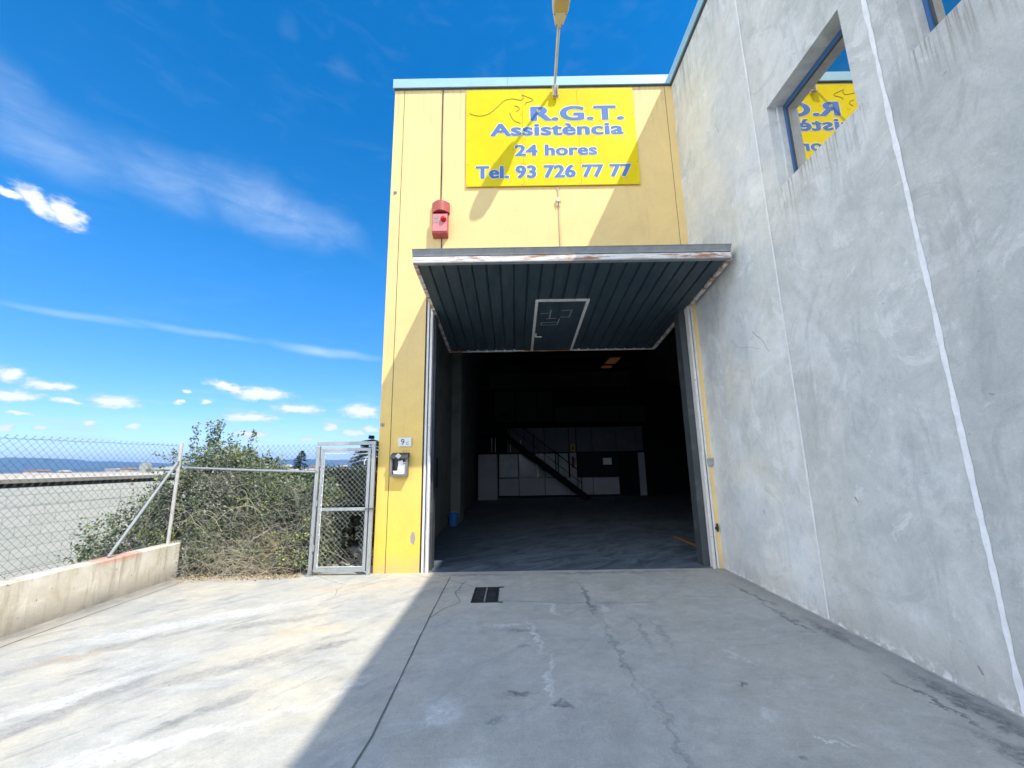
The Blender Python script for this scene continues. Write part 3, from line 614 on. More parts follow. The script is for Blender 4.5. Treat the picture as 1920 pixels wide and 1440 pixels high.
b_.build('panel', [m_signY, m_galvdull], sg, bevel=.002)
def letters(name, s, x0, x1, zb, zt, bold=.03):
    o_ = MB(); place_text(o_, s, x0, x1, zb, zt, YS-.0045, bold); ob = o_.build(name, m_letB, sg, normals=False)
    k_ = MB(); place_text(k_, s, x0, x1, zb, zt, YS-.0015, bold, grow=.012); k_.build('outline', m_letW, ob, normals=False)
letters('lettering', 'R.G.T.', .42, 2.177, 7.905, 8.218, .030)
letters('lettering', 'Assistència', -.338, 2.151, 7.588, 7.853, .022)
letters('lettering', '24 hores', .112, 1.632, 7.158, 7.39, .018)
letters('lettering', 'Tel. 93 726 77 77', -.609, 2.237, 6.697, 6.955, .020)
def smooth(pts, n=8):
    out = []; P_ = [pts[0]]+list(pts)+[pts[-1]]
    for i in range(1, len(P_)-2):
        p0, p1, p2, p3 = [Vector((q[0], q[1])) for q in P_[i-1:i+3]]
        for k in range(n):
            t = k/n; out.append(.5*((2*p1)+(-p0+p2)*t+(2*p0-5*p1+4*p2-p3)*t*t+(-p0+3*p1-3*p2+p3)*t**3))
    out.append(Vector(pts[-1])); return out
lg = MB()
for st in ([(-.733,8.093),(-.595,8.04),(-.463,8.041),(-.33,8.101),(-.196,8.232),(-.08,8.353),(.054,8.402),(.168,8.386),(.254,8.373),(.299,8.424),(.27,8.492)],
           [(.27,8.492),(.379,8.434),(.45,8.40),(.473,8.371),(.455,8.345),(.396,8.327),(.342,8.305),(.318,8.257)], [(.122,8.248),(.184,8.224),(.216,8.179),(.195,8.145),(.154,8.118)], [(.027,8.094),(.085,7.96),(.15,7.893),(.2,7.875),(.23,7.858)]):
    q = smooth(st); lg.tube([(p.x, YS-.002, p.y) for p in q], .0055, 5)
lg.build('line_drawing', m_ink, sg)
rv = MB()
for xx in (SX0+.03, .235, .30, 1.28, 1.345, SX1-.03):
    for zz_ in (SZ0+.03, 7.0, 7.5, 8.05, SZ1-.03):
        if random.random() < .8: rv.tube([(xx, YS, zz_), (xx, YS-.006, zz_)], .008, 6)
rv.build('rivets', m_galvdull, sg)
# ================================================================== WALL LAMP
lp = thing('wall_lamp', 'beige lamp head on a long arm reaching out above the yellow sign', 'wall lamp', (.9, D, 8.4))
b_ = MB(); b_.box(.845, .955, YS-.05, YS-.0362, 8.37, 8.62); b_.box(.85,.862,YS-.09,YS-.05,8.38,8.61); b_.box(.938,.95,YS-.09,YS-.05,8.38,8.61)
for zz_ in (8.40, 8.59): b_.tube([(.83,YS-.075,zz_),(.97,YS-.075,zz_)], .007, 6)
b_.build('bracket', m_beige, lp, bevel=.003)
b_ = MB(); b_.tube([(.895,YS-.07,8.39),(.895,YS-.07,8.60),(.895,YS-.10,8.66),(.897,6.30,8.735),(.90,5.95,8.90),(.903,5.66,9.045)], .027, 10); b_.build('arm', m_beige, lp, smooth=True)
hd = MB()
def headring(y_, w_, z0_, z1_): return [(.905-w_, y_, z0_+.02), (.905-w_*.85, y_, z0_), (.905+w_*.85, y_, z0_), (.905+w_, y_, z0_+.02), (.905+w_, y_, z1_-.03), (.905+w_*.6, y_, z1_), (.905-w_*.6, y_, z1_), (.905-w_, y_, z1_-.03)]
rings = [headring(5.72, .055, 9.00, 9.08), headring(5.68, .075, 8.99, 9.11), headring(5.50, .125, 8.985, 9.15), headring(5.44, .14, 8.985, 9.17), headring(5.15, .15, 9.0, 9.18), headring(5.0, .12, 9.02, 9.15), headring(4.95, .06, 9.05, 9.12)]
for a, b in zip(rings, rings[1:]):
    for i in range(8): hd.face([a[i], a[(i+1)%8], b[(i+1)%8], b[i]])
hd.face(rings[0]); hd.face(rings[-1][::-1]); ho = hd.build('lamp_head', m_beige, lp, bevel=.004)
b_ = MB(); b_.prism([(-.115,5.46),(.115,5.46),(.125,5.15),(.09,5.02),(-.09,5.02),(-.125,5.15)], (.905,0,8.945), (1,0,0), (0,1,0), (0,0,.05))
b_.build('diffuser', M('yellowed_glass', (.50,.36,.14), .25), lp, bevel=.015)
b_ = MB()
for (sx_, yy) in ((-.045,5.68),(.045,5.68),(-.095,5.50),(.095,5.50)): b_.tube([(.905+sx_, yy, 8.993), (.905+sx_, yy, 8.975)], .009, 8)
b_.build('screws', m_dark, ho)
# wall cable below the sign
cab = MB(); cab.tube([(.862,D-.014,6.54),(.885,D-.014,6.42),(.88,D-.014,6.28)], .008, 5); cab.tube([(.90,D-.014,6.54),(.893,D-.014,6.40),(.882,D-.014,6.28)], .006, 5)
cab.tube([(.88,D-.012,6.2),(.885,D-.012,6.0),(.884,D-.012,5.4),(.884,D-.012,4.75)], .0075, 5)
cab = tag(cab.build('cable', m_beige), 'beige cable with a round junction box hanging from under the yellow sign', 'cable')
jb = MB(); jb.tube([(.88, D-.002, 6.24), (.88, D-.05, 6.24)], .045, 16); jb.tube([(.86,D-.03,6.20),(.852,D-.03,6.12)], .012, 6); jb.tube([(.89,D-.03,6.20),(.90,D-.03,6.1)], .010, 6); jb.build('junction_box', m_beige, cab, bevel=.006)
cab = MB(); cab.tube([(-1.235,D-.012,8.66),(-1.24,D-.012,7.6),(-1.232,D-.012,6.9),(-1.238,D-.012,6.2)], .009, 5); cab.tube([(-1.215,D-.012,5.55),(-1.212,D-.012,4.75)], .009, 5)
tag(cab.build('cable', m_seam), 'thin dark cable running down the yellow wall behind the red siren', 'cable')
# ================================================================== ALARM
al = thing('alarm_siren', 'faded red and pink alarm siren box with a curved hood on the yellow wall', 'alarm', (-1.23, D, 5.53))
b_ = MB(); b_.prism([(D-.001,5.53),(D-.12,5.57),(D-.13,5.60),(D-.13,5.945),(D-.001,5.96)], (-1.365,0,0), (0,1,0), (0,0,1), (.272,0,0)); ho = b_.build('housing', m_red, al, bevel=.008)
b_ = MB(); b_.box(-1.355,-1.103,D-.1345,D-.1305,5.605,5.93); b_.build('front_plate', m_pink, ho, bevel=.002)
vz = MB(); n = 10
arc = [(-.155+.31*i/n, -.055-.10*math.sin(math.pi*i/n)) for i in range(n+1)]
for (a, b) in zip(arc, arc[1:]):
    for zz0, zz1 in ((6.01, 6.20),):
        pa, pb = (-1.23+a[0], D+a[1]), (-1.23+b[0], D+b[1])
        vz.face([(pa[0],pa[1],zz0-.02*0),(pb[0],pb[1],zz0),(pb[0],pb[1],zz1),(pa[0],pa[1],zz1)])
        vz.face([(pa[0],D-.001,zz1),(pa[0],pa[1],zz1),(pb[0],pb[1],zz1),(pb[0],D-.001,zz1)])
        vz.face([(pa[0],D-.001,zz0+.004),(pb[0],D-.001,zz0+.004),(pb[0],pb[1],zz0),(pa[0],pa[1],zz0)])
vz.face([(-1.385,D-.001,6.014),(-1.385,D-.055,6.01),(-1.385,D-.055,6.2),(-1.385,D-.001,6.2)]); vz.face([(-1.075,D-.001,6.014),(-1.075,D-.001,6.2),(-1.075,D-.055,6.2),(-1.075,D-.055,6.01)])
vz.build('hood', m_red, al)
b_ = MB(); b_.box(-1.36,-1.10,D-.06,D-.001,5.962,6.009); b_.build('neck', m_dark, al)
b_ = MB()
for i in range(7):
    a0 = i*math.pi/14; a1 = (i+1)*math.pi/14
    for j in range(14):
        f0 = j*2*math.pi/14; f1 = (j+1)*2*math.pi/14
        pt = lambda a, f: (-1.165+.055*math.cos(a)*math.cos(f), D-.135-.06*math.sin(a), 5.83+.055*math.cos(a)*math.sin(f))
        b_.face([pt(a0,f0), pt(a0,f1), pt(a1,f1), pt(a1,f0)])
b_.build('strobe', m_redlens, al, smooth=True)
b_ = MB(); b_.box(-1.335,-1.255,D-.138,D-.1346,5.845,5.905); b_.box(-1.335,-1.255,D-.138,D-.1346,5.765,5.825); b_.build('sticker', m_greylab, al)
# ================================================================== HOUSE NUMBER, MAILBOX
hn = thing('house_number_plate', 'small white house number plate reading 9 C on the yellow pier', 'number plate', (-1.735, D, 1.9))
b_ = MB(); b_.box(-1.842,-1.63,D-.022,D-.0005,1.897,2.037); b_.build('plate', m_white, hn, bevel=.003)
b_ = MB(); place_text(b_, '9', -1.80, -1.745, 1.925, 2.015, D-.0235, .0); place_text(b_, 'C', -1.712, -1.672, 1.922, 1.968, D-.0235, .0); b_.build('digits', m_txt, hn, normals=False)
b_ = MB(); place_text(b_, 'R.G.T', -1.765, -1.655, 1.812, 1.842, D-.0015, .0); tag(b_.build('painted_initials', m_redtxt, normals=False), 'tiny red initials R.G.T marked on the yellow pier above the mailbox', 'lettering')
mb_ = thing('mailbox', 'small grey mailbox with a clear window showing papers on the yellow pier', 'mailbox', (-1.80, D, 1.43))
b_ = MB(); x0, x1, z0, z1 = -1.925, -1.665, 1.43, 1.72; yf = D-.115
b_.box(x0,x1,yf+.012,D-.001,z0,z0+.014); b_.box(x0,x0+.012,yf+.012,D-.001,z0+.014,z1); b_.box(x1-.012,x1,yf+.012,D-.001,z0+.014,z1); b_.box(x0+.012,x1-.012,D-.012,D-.001,z0+.014,z1)
b_.box(x0,x1,yf,yf+.0115,z0,z0+.035); b_.box(x0,x1,yf,yf+.0115,z1-.02,z1); b_.box(x0,x0+.028,yf,yf+.0115,z0+.035,z1-.02); b_.box(x1-.028,x1,yf,yf+.0115,z0+.035,z1-.02)
b_.build('body', M('grey_plastic', (.17,.18,.18), .5, fn=mottle(.25, 10, 60)), mb_, bevel=.002)
b_ = MB(); b_.prism([(D-.001,1.80),(D-.10,1.765),(D-.145,1.71),(D-.135,1.705),(D-.1,1.724),(D-.001,1.725)], (x0-.006,0,0), (0,1,0), (0,0,1), (x1-x0+.012,0,0)); b_.build('lid', M('dark_lid', (.05,.05,.055), .5), mb_, bevel=.003)
b_ = MB(); b_.obox((-1.80,yf-.028,1.70),(.05,0,.045),(0,-.004,0),(-.05,0,.045)); b_.build('keyhole_plate', m_galv, mb_, bevel=.001)
b_ = MB()
b_.obox((-1.83,yf+.03,1.465),(.13,0,.0),(0,.01,0),(.02,0,.16)); b_.obox((-1.80,yf+.02,1.60),(.07,0,.02),(0,.006,0),(-.015,0,.06)); b_.obox((-1.88,yf+.025,1.47),(.06,0,-.0),(0,.006,0),(-.01,0,.05)); b_.obox((-1.78,yf+.018,1.63),(.09,0,.01),(0,.006,0),(0,0,.012))
tag(b_.build('papers', m_paper), 'crumpled white papers inside the mailbox on the yellow pier', 'papers')

# ================================================================== LOW WALL + FENCE
lw = MB(); n = 60; y0, y1 = -13.0, 6.50
for i in range(n):                                     # slightly wavy worn top edge
    a = y0+(y1-y0)*i/n; b = y0+(y1-y0)*(i+1)/n
    h = lambda q: .505+.010*mnoise.noise(Vector((q*1.7, 0, 0)))+.006*mnoise.noise(Vector((q*9, 0, 0)))
    o = lambda q: .008*mnoise.noise(Vector((q*2.1, 5, 0)))
    lw.face([(XLW+o(a),a,0),(XLW+o(b),b,0),(XLW+o(b)-.004,b,h(b)-.012),(XLW+o(a)-.004,a,h(a)-.012)]); lw.face([(XLW+o(a)-.004,a,h(a)-.012),(XLW+o(b)-.004,b,h(b)-.012),(XLW+o(b)-.02,b,h(b)),(XLW+o(a)-.02,a,h(a))])
    lw.face([(XLW+o(a)-.02,a,h(a)),(XLW+o(b)-.02,b,h(b)),(XLW-.2,b,h(b)),(XLW-.2,a,h(a))]); lw.face([(XLW-.2,a,h(a)),(XLW-.2,b,h(b)),(XLW-.2,b,-3),(XLW-.2,a,-3)])
lw.face([(XLW,y1,0),(XLW-.2,y1,0),(XLW-.2,y1,.5),(XLW-.02,y1,.5)])
lw.box(XLW-.2, XLW-.035, 6.505, 6.60, 0, .515); lw.box(XLW-.20, XLW+.03, 6.60, 6.68, 0, .53)
tag(lw.build('low_wall', m_low), 'low stained concrete wall carrying the chain-link fence at the left of the yard', 'wall')
dp = MB(); dp.tube([(XLW-.1,6.552,.55),(XLW-.02,6.552,.55),(XLW-.008,6.552,.52),(XLW-.008,6.552,.03)], .017, 8)
tag(dp.build('drain_pipe', m_darkgrey), 'thin dark pipe bent over the end of the low concrete wall', 'pipe')

def chainlink(mb, pos, u0, u1, z0, z1, plane='x', cell=.082, r=.0021, hole=None, sag=0.0, n=4, knuckle=True, vec=None, ph=0):
    """zig-zag wires woven as in chain link, in plane x=pos (u=y) or y=pos (u=x)"""
    k = int((u1-u0)/(cell)); hz = cell/2*1.02; rows = int((z1-z0)/hz)
    for i in range(k+1):
        for par in (0,):
            pts = []; seg = []
            for j in range(rows+1):
                uu = u0 + (i + (.5 if (j % 2) else 0))*cell; uu = min(max(uu, u0), u1); zz_ = z1 - j*hz
                uu += .006*mnoise.noise(Vector((uu*2, zz_*2, 4))); zz_ += .012*mnoise.noise(Vector((uu*.9, zz_*1.2, 9)))
                dn = (.0022 if (j % 2) else -.0022) + .022*mnoise.noise(Vector((uu*.7, zz_*.8, 2)))
                p = (pos+dn, uu, zz_) if plane == 'x' else (uu, pos+dn, zz_)
                if hole and hole(uu, zz_):
                    if len(seg) > 1: pts.append(seg)
                    seg = []
                else: seg.append(p)
            if len(seg) > 1: pts.append(seg)
            for q in pts: mb.tube(q, r, n, 0, False)
            # second wire of the weave, mirrored half a cell over
            seg = []; pts = []
            for j in range(rows+1):
                uu = u0 + (i + (.5 if (j % 2) else 1.0))*cell; uu = min(max(uu, u0), u1); zz_ = z1 - j*hz
                uu += .006*mnoise.noise(Vector((uu*2, zz_*2, 4))); zz_ += .012*mnoise.noise(Vector((uu*.9, zz_*1.2, 9)))
                dn = (-.0022 if (j % 2) else .0022) + .022*mnoise.noise(Vector((uu*.7, zz_*.8, 2)))
                p = (pos+dn, uu, zz_) if plane == 'x' else (uu, pos+dn, zz_)
                if hole and hole(uu, zz_):
                    if len(seg) > 1: pts.append(seg)
                    seg = []
                else: seg.append(p)
            if len(seg) > 1: pts.append(seg)
            for q in pts: mb.tube(q, r, n, 0, False)
        if knuckle:
            uu = u0+i*cell; q = [(0,.0,.0),(0,.008,.016),(0,.018,.014),(0,.014,.004)]
            for s in (1,):
                mb.tube([(pos, uu+a[1]*s, z1+a[2]) if plane == 'x' else (uu+a[1]*s, pos, z1+a[2]) for a in q], r*1.4, n, 0, False)
XF = XLW-.10
# side fence standing on the low wall
sf = thing('chain_link_fence', 'chain-link fence on top of the low concrete wall with a diagonal brace', 'fence', (XF, 6.34, .5))
a = MB(); chainlink(a, XF, 1.2, 6.34, .53, 1.96); a.build('wire_mesh', m_wire, sf, normals=False)
a = MB()
for z_ in (1.955, 1.25, .60):
    a.tube([(XF+.002, 1.2+(6.34-1.2)*i/24, z_-.018*math.sin(math.pi*i/24)+.004*math.sin(i*2.1)) for i in range(25)], .0022, 5, 0, False)
a.build('tension_wire', m_wire, sf, normals=False)
for py_ in (6.35, 3.15, .2):
    a = MB(); a.tube([(XF+.03, py_, .5), (XF+.03, py_, 2.0)], .024, 12); a.box(XF+.0,XF+.06,py_-.035,py_+.035,.5,.512); a.build('post', m_post, sf, smooth=False)
a = MB(); a.tube([(XF+.03, 6.32, 1.70), (XF+.03, 5.45, .52)], .019, 10); a.box(XF+.01,XF+.05,6.30,6.33,1.66,1.72); a.build('brace', m_galv, sf)
# end fence between post and gate
YE = 6.50
ef = thing('chain_link_fence', 'chain-link fence section with a pipe rail, half buried in the bramble bush', 'fence', (-4.1, YE, 0))
a = MB(); chainlink(a, YE, XF+.05, -3.11, .05, 1.93, 'y', .082); a.build('wire_mesh', m_wire, ef, normals=False)
a = MB(); a.tube([(XF+.03, YE-.04, 1.62), (-4.1, YE-.04, 1.565), (-3.09, YE-.04, 1.525)], .017, 10); a.box(XF+.05,XF+.09,YE-.06,YE-.01,1.60,1.64); a.build('rail', m_galv, ef)
# ================================================================== GATE
gt = thing('chain_link_gate', 'narrow galvanised gate with a torn hole in its chain-link mesh beside the yellow pier', 'gate', (-2.65, D-.05, 0))
yg = D-.06
def post(name, x_, w_, z0_, z1_, par, mat=m_galv, y_=yg, dep=.045):
    a = MB(); a.box(x_-w_/2, x_+w_/2, y_-dep/2, y_+dep/2, z0_, z1_); return a.build(name, mat, par, bevel=.004)
p1 = post('post', -3.085, .055, 0, 1.915, gt); post('post', -2.21, .055, 0, 1.93, gt)
a = MB(); a.box(-3.14, -3.03, yg-.05, yg+.04, -.001, .012); a.box(-3.11,-3.06,yg-.06,yg-.04,.0,.03); a.build('foot_plate', m_galvdull, gt)
a = MB(); a.box(-3.112, -2.183, yg-.022, yg+.022, 1.9305, 1.985) ; a.build('lintel', m_galv, gt, bevel=.003)
lf = MB(); xa, xb, za, zb_ = -3.03, -2.255, .05, 1.88; w_ = .045; d_ = .02
lf.box(xa, xa+w_, yg-d_, yg+d_, za, zb_); lf.box(xb-w_, xb, yg-d_, yg+d_, za, zb_); lf.box(xa+w_, xb-w_, yg-d_, yg+d_, zb_-w_, zb_); lf.box(xa+w_, xb-w_, yg-d_, yg+d_, za, za+w_+.02); lf.box(xa+w_, xb-w_, yg-d_-.004, yg+d_, .93, .975)
leaf = lf.build('gate_leaf', m_galv, gt, bevel=.003)
a = MB()
def hole(u, z_): 
    t = (z_-.52)/.36; wv_ = .105*(1-.35*t) if t < 0 else .105*(1-t*t*.75)
    return .17 < z_ < .83 and abs(u-(-2.475+.03*math.sin(z_*9))) < wv_+.012*math.sin(z_*31)
chainlink(a, yg-.024, xa+.05, xb-.045, .10, .935, 'y', .077, .0019, hole, knuckle=False); chainlink(a, yg-.024, xa+.05, xb-.045, .98, 1.83, 'y', .077, .0019, None, knuckle=False)
for k in range(16):
    zz_ = random.uniform(.2,.82); sgn = random.choice((-1,1)); u_ = -2.475+sgn*.10; a.tube([(u_,yg-.024,zz_),(u_-sgn*.02,yg-.05,zz_+.02),(u_-sgn*.045,yg-.04,zz_-.01)], .0018, 4, 0, False)
a.build('wire_mesh', m_wire2, leaf, normals=False)
a = MB()
for i in range(12):
    z_ = .14+i*.145; a.box(xa+w_+.001, xa+w_+.014, yg-.03, yg-.016, z_, z_+.02)
a.tube([(xa+w_+.012, yg-.024, .1), (xa+w_+.012, yg-.024, 1.83)], .005, 6); a.tube([(xa+w_, yg-.024, 1.80), (xb-w_, yg-.024, 1.79)], .005, 6); a.tube([(xa+w_, yg-.024, .125), (xb-w_, yg-.024, .12)], .005, 6)
a.build('tension_bar', m_white, leaf)
a = MB(); a.box(-2.24,-2.18,yg-.045,yg-.024,.945,.965); a.tube([(-2.30,yg-.035,.955),(-2.16,yg-.035,.955)], .008, 6); a.build('latch', m_darkgrey, leaf)
for z_ in (.35, 1.0, 1.6):
    a = MB(); a.tube([(-3.045,yg-.03,z_),(-3.045,yg-.03,z_+.09)], .012, 8); a.build('hinge', m_galvdull, gt)
# ================================================================== DRAIN GRATE
dg_ = thing('drain_grate', 'rusty rectangular drain grate with a slotted cover set in the yard concrete', 'drain', (-.37, 5.48, 0))
x0, x1, y0, y1 = -.535, -.215, 5.18, 5.78
a = MB(); k = .022
a.box(x0,x0+k,y0,y1,-.002,.007); a.box(x1-k,x1,y0,y1,-.002,.007); a.box(x0+k,x1-k,y0,y0+k,-.002,.007); a.box(x0+k,x1-k,y1-k,y1,-.002,.007); a.box(x0+k,x1-k,y0+k,y1-k,-.001,.0015,1); a.build('frame', [m_castiron, m_dark], dg_, bevel=.001)
a = MB(); xm = (x0+x1)/2
a.box(xm-.008, xm+.008, y0+k, y1-k, .0045, .0115, 1)
ny = 15
for i in range(ny):
    yy = y0+k+.01+i*(y1-y0-2*k-.02)/ny
    a.obox((x0+k+.008, yy, .002), (xm-x0-k-.018, .022, 0), (0, .018, 0), (0,0,.008)); a.obox((xm+.010, yy, .002), (x1-k-xm-.018, .022, 0), (0, .018, 0), (0,0,.008))
a.build('bars', [m_castiron, m_galvdull], dg_)
a = MB(); a.obox((x1-.01,y0+.0,.001),(.07,-.012,0),(0,.018,0),(0,0,.008)); a.obox((x1-.01,y1-.02,.001),(.07,.004,0),(0,.02,0),(0,0,.008)); a.build('hinge_lug', m_castiron, dg_)

# ================================================================== VEGETATION
def leafcard(mb, p, s, mat, nrm=None):
    a = Vector((random.gauss(0,1), random.gauss(0,1), random.gauss(0,1))).normalized()
    b = a.cross(Vector((random.gauss(0,1), random.gauss(0,1), random.gauss(0,1)))).normalized(); c = a.cross(b)
    p = Vector(p); k = len(mb.v)
    mb.v += [tuple(p), tuple(p+a*s*.5+b*s*.30), tuple(p+a*s), tuple(p+a*s*.5-b*s*.30+c*s*.08)]
    mb.f.append((k, k+1, k+2, k+3)); mb.m.append(mat)
# outline of the bramble from left to right: top height over x (at the fence line)
TOP = [(-6.7,.05),(-6.4,.42),(-6.1,.82),(-5.85,1.20),(-5.6,1.30),(-5.4,1.55),(-5.25,1.92),(-5.1,2.02),(-5.0,2.16),(-4.85,2.12),(-4.65,2.0),(-4.45,1.90),(-4.25,1.82),(-4.0,1.60),(-3.8,1.46),(-3.5,1.36),(-3.3,1.45),(-3.1,1.40),(-2.95,1.15)]
def top(x_):
    return top0(x_)-.12
def top0(x_):
    for (a, ha), (b, hb) in zip(TOP, TOP[1:]):
        if a <= x_ <= b: return ha+(hb-ha)*(x_-a)/(b-a)
    return 0
bush = thing('bramble_bush', 'overgrown bramble bush spilling through the fence between low wall and gate', 'bush', (-4.3, 7.2, 0))
fo = MB(); st_ = MB(); dr = MB()
def front(x_, z_):
    f = 6.62 + .10*mnoise.noise(Vector((x_*2.2, z_*2.2, 0))) + .08*mnoise.noise(Vector((x_*6, z_*6, 2)))
    if x_ < -5.15: f = 6.45 - .35*min(1, (-5.15-x_)/.8) + .15*mnoise.noise(Vector((x_*2.5, z_*2.5, 5)))
    elif z_ < .45: f -= .10*(1-z_/.45)
    return f
def bpoint():
    while True:
        x_ = random.uniform(-6.7, -2.98); t = top(x_)
        zlo = -.1 if x_ > -5.2 else -.9
        u = random.random(); z_ = zlo + (t-zlo)*(1-u*u*.999 if random.random() < .35 else u)
        dep = 1.5*(1 - .55*max(0, z_)/2.2)
        y_ = front(x_, z_) + abs(random.gauss(0, .22)) if random.random() < .55 else front(x_, z_)+random.uniform(0, dep)
        # clumps and gaps
        cl = mnoise.noise(Vector((x_*3.4, y_*3.0, z_*3.4)))+.5*mnoise.noise(Vector((x_*8, y_*8, z_*8)))
        if cl < -.16 and random.random() < .85: continue
        edge = (t - z_)
        if edge < .18 and mnoise.noise(Vector((x_*9, y_*6, z_*7))) < .05: continue
        return x_, y_, z_, cl
for _ in range(30000):
    x_, y_, z_, cl = bpoint()
    if random.random() < .15*max(0, 1-max(z_,0)/1.0): continue           # sparser, drier foot
    tone = mnoise.noise(Vector((x_*1.6, y_*1.6, z_*1.8)))+.35*random.uniform(-1,1)
    mi = 0 if tone < -.22 else 1 if tone < .16 else 2 if tone < .42 else 4
    if mnoise.noise(Vector((x_*2.3+4, z_*2.3, 1))) > .38 and random.random() < .55: mi = 3
    if random.random() < .15: mi = 4
    s = random.uniform(.028, .058)
    leafcard(fo, (x_, y_, z_), s, mi)
# arching canes carrying leaves at the crest
def cane(p, d, L, r, leaves=0, droop=.6, mb=st_, mat=0):
    p = Vector(p); d = Vector(d).normalized(); pts = [p.copy()]; n = 9
    for i in range(n):
        d = (d + Vector((random.uniform(-.13,.13), random.uniform(-.13,.13), -droop/n*1.6+random.uniform(-.08,.08)))).normalized(); p = p + d*L/n; pts.append(p.copy())
        if leaves:
            for _ in range(leaves): leafcard(fo, p+Vector([random.uniform(-.05,.05) for _ in range(3)]), random.uniform(.035,.06), random.choice((0,1,1,2)))
    mb.tube(pts, r, 3, mat, False, r*.45)
for _ in range(150):
    x_ = random.choice((random.uniform(-5.5,-4.1), random.uniform(-6.4,-5.2), random.uniform(-4.2,-3.1))); t = top(x_)
    cane((x_, front(x_, t)+random.uniform(.1,.6), t-.35), (random.uniform(-.5,.5), random.uniform(-.5,.2), 1), random.uniform(.35,.6), .004, 5, .5)
for (x_, z_) in ((-5.0,1.8),(-4.95,1.85),(-5.05,1.8),(-4.9,1.75),(-5.3,1.75),(-4.45,1.65)):
    cane((x_, 6.8, z_), (random.uniform(-.15,.15), -.1, 1), .55, .005, 10, .15)
for _ in range(5200):                                            # fresh leafy sprays at the face
    x_ = random.uniform(-5.1, -3.05); z_ = random.uniform(.15, 1.5)
    if z_ > top(x_) or mnoise.noise(Vector((x_*1.9, z_*2.1, 8.3)))+.25*mnoise.noise(Vector((x_*6, z_*6, 3))) < .02: continue
    leafcard(fo, (x_, front(x_, z_)-random.uniform(.0,.10), z_), random.uniform(.025,.048), random.choice((2,2,3,1,4) if x_ > -3.9 else (2,1,1,4)))
for _ in range(1200):                                            # fine twigs at the face
    x_, y_, z_, cl = bpoint()
    if z_ > 1.5 or x_ < -5.6: continue
    cane((x_, front(x_, z_)-.02, z_), (random.uniform(-1,1), random.uniform(-.4,.1), random.uniform(-.3,1.2)), random.uniform(.12,.4), random.uniform(.0012,.0022), 0, .2, st_, random.choice((0,0,0,1)))
for _ in range(700):                                            # stems through the body
    x_, y_, z_, cl = bpoint()
    cane((x_, y_-.03, z_*random.uniform(.5,1)), (random.uniform(-1,1), random.uniform(-.5,.15), random.uniform(-.6,1.2)), random.uniform(.25,.75), random.uniform(.0018,.0034), 0, .35, st_, random.choice((0,0,1)))
for _ in range(560):                                            # dry stalks, lower right
    x_ = random.gauss(-4.0, .42) if random.random() < .6 else random.uniform(-4.95,-3.3)
    if x_ < -5.0 or x_ > -3.15: continue
    z_ = abs(random.gauss(0, .38)); 
    if z_ > 1.1: continue
    cane((x_, front(x_, z_)-.05, z_), (random.uniform(-1,1), random.uniform(-.35,.05), random.uniform(-.5,1.1)), random.uniform(.12,.38), random.uniform(.0012,.0024), 0, .5, dr, 1 if (-3.95 < x_ < -3.35 and random.random() < .6) else 0)
for _ in range(9):
    x_ = random.uniform(-4.9,-3.3); cane((x_, 6.52, random.uniform(.6,1.2)), (random.uniform(-.6,.6), -.25, 1), random.uniform(.5,.9), .0035, 0, 1.6, dr, 0)
for _ in range(15000):                                         # dense inner mass
    x_ = random.uniform(-6.55, -3.0); t = top(x_)-.10; z_ = (-.05 if x_ > -5.2 else -.8); z_ = z_+(t-z_)*random.random()
    leafcard(fo, (x_, front(x_, z_)+random.uniform(.22, 1.2), z_), random.uniform(.07, .13), random.choice((0,0,0,1,4)))
fo.build('leaves', m_leaf, bush, normals=False); st_.build('stems', [m_twig, m_bark], bush, normals=False); dr.build('dry_stalks', [m_straw, m_straw2], bush, normals=False)
lit = MB()                                                       # litter on the slab
for _ in range(420):
    x_ = random.uniform(-5.0,-3.3); y_ = 6.5-abs(random.gauss(0,.09)) - (.16 if x_ < -4.2 else .0)*random.random(); a_ = random.uniform(0, math.pi); L = random.uniform(.04,.2)
    lit.tube([(x_, y_, .006), (x_+math.cos(a_)*L*.5, y_+math.sin(a_)*L*.3, .02), (x_+math.cos(a_)*L, y_+math.sin(a_)*L*.5, .008)], .0017, 3, random.choice((0,0,1)), False)
for _ in range(500): leafcard(lit, (random.uniform(-5.0,-3.2), 6.5-abs(random.gauss(0,.10)), random.uniform(.006,.03)), random.uniform(.02,.045), random.choice((0,2,2)))
tag(lit.build('dry_litter', [m_straw, m_straw2, M('dead_leaf', (.25,.2,.13), .9)], normals=False), kind='stuff', label='dry stalks and dead leaves scattered on the slab under the bramble bush', cat='litter')
# hedge behind the gate, in the building's shade
hg = thing('hedge', 'dark shaded hedge behind the chain-link gate', 'hedge', (-2.9, 9.4, 0))
hl = MB(); hs_ = MB()
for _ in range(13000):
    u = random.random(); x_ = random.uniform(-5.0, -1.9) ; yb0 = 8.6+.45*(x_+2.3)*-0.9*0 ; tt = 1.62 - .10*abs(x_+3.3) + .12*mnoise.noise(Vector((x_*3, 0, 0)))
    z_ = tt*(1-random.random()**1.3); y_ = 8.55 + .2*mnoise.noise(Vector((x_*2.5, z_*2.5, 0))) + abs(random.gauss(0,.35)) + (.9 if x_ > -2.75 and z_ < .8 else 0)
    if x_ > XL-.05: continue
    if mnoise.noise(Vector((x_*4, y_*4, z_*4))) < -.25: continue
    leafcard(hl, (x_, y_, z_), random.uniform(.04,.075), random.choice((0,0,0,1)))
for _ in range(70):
    x_ = random.uniform(-4.9,-2.3); hs_.tube([(x_, 9.0, 0), (x_+random.uniform(-.2,.2), 8.9, .6), (x_+random.uniform(-.4,.4), 8.8, 1.3)], .009, 4, 0, False)
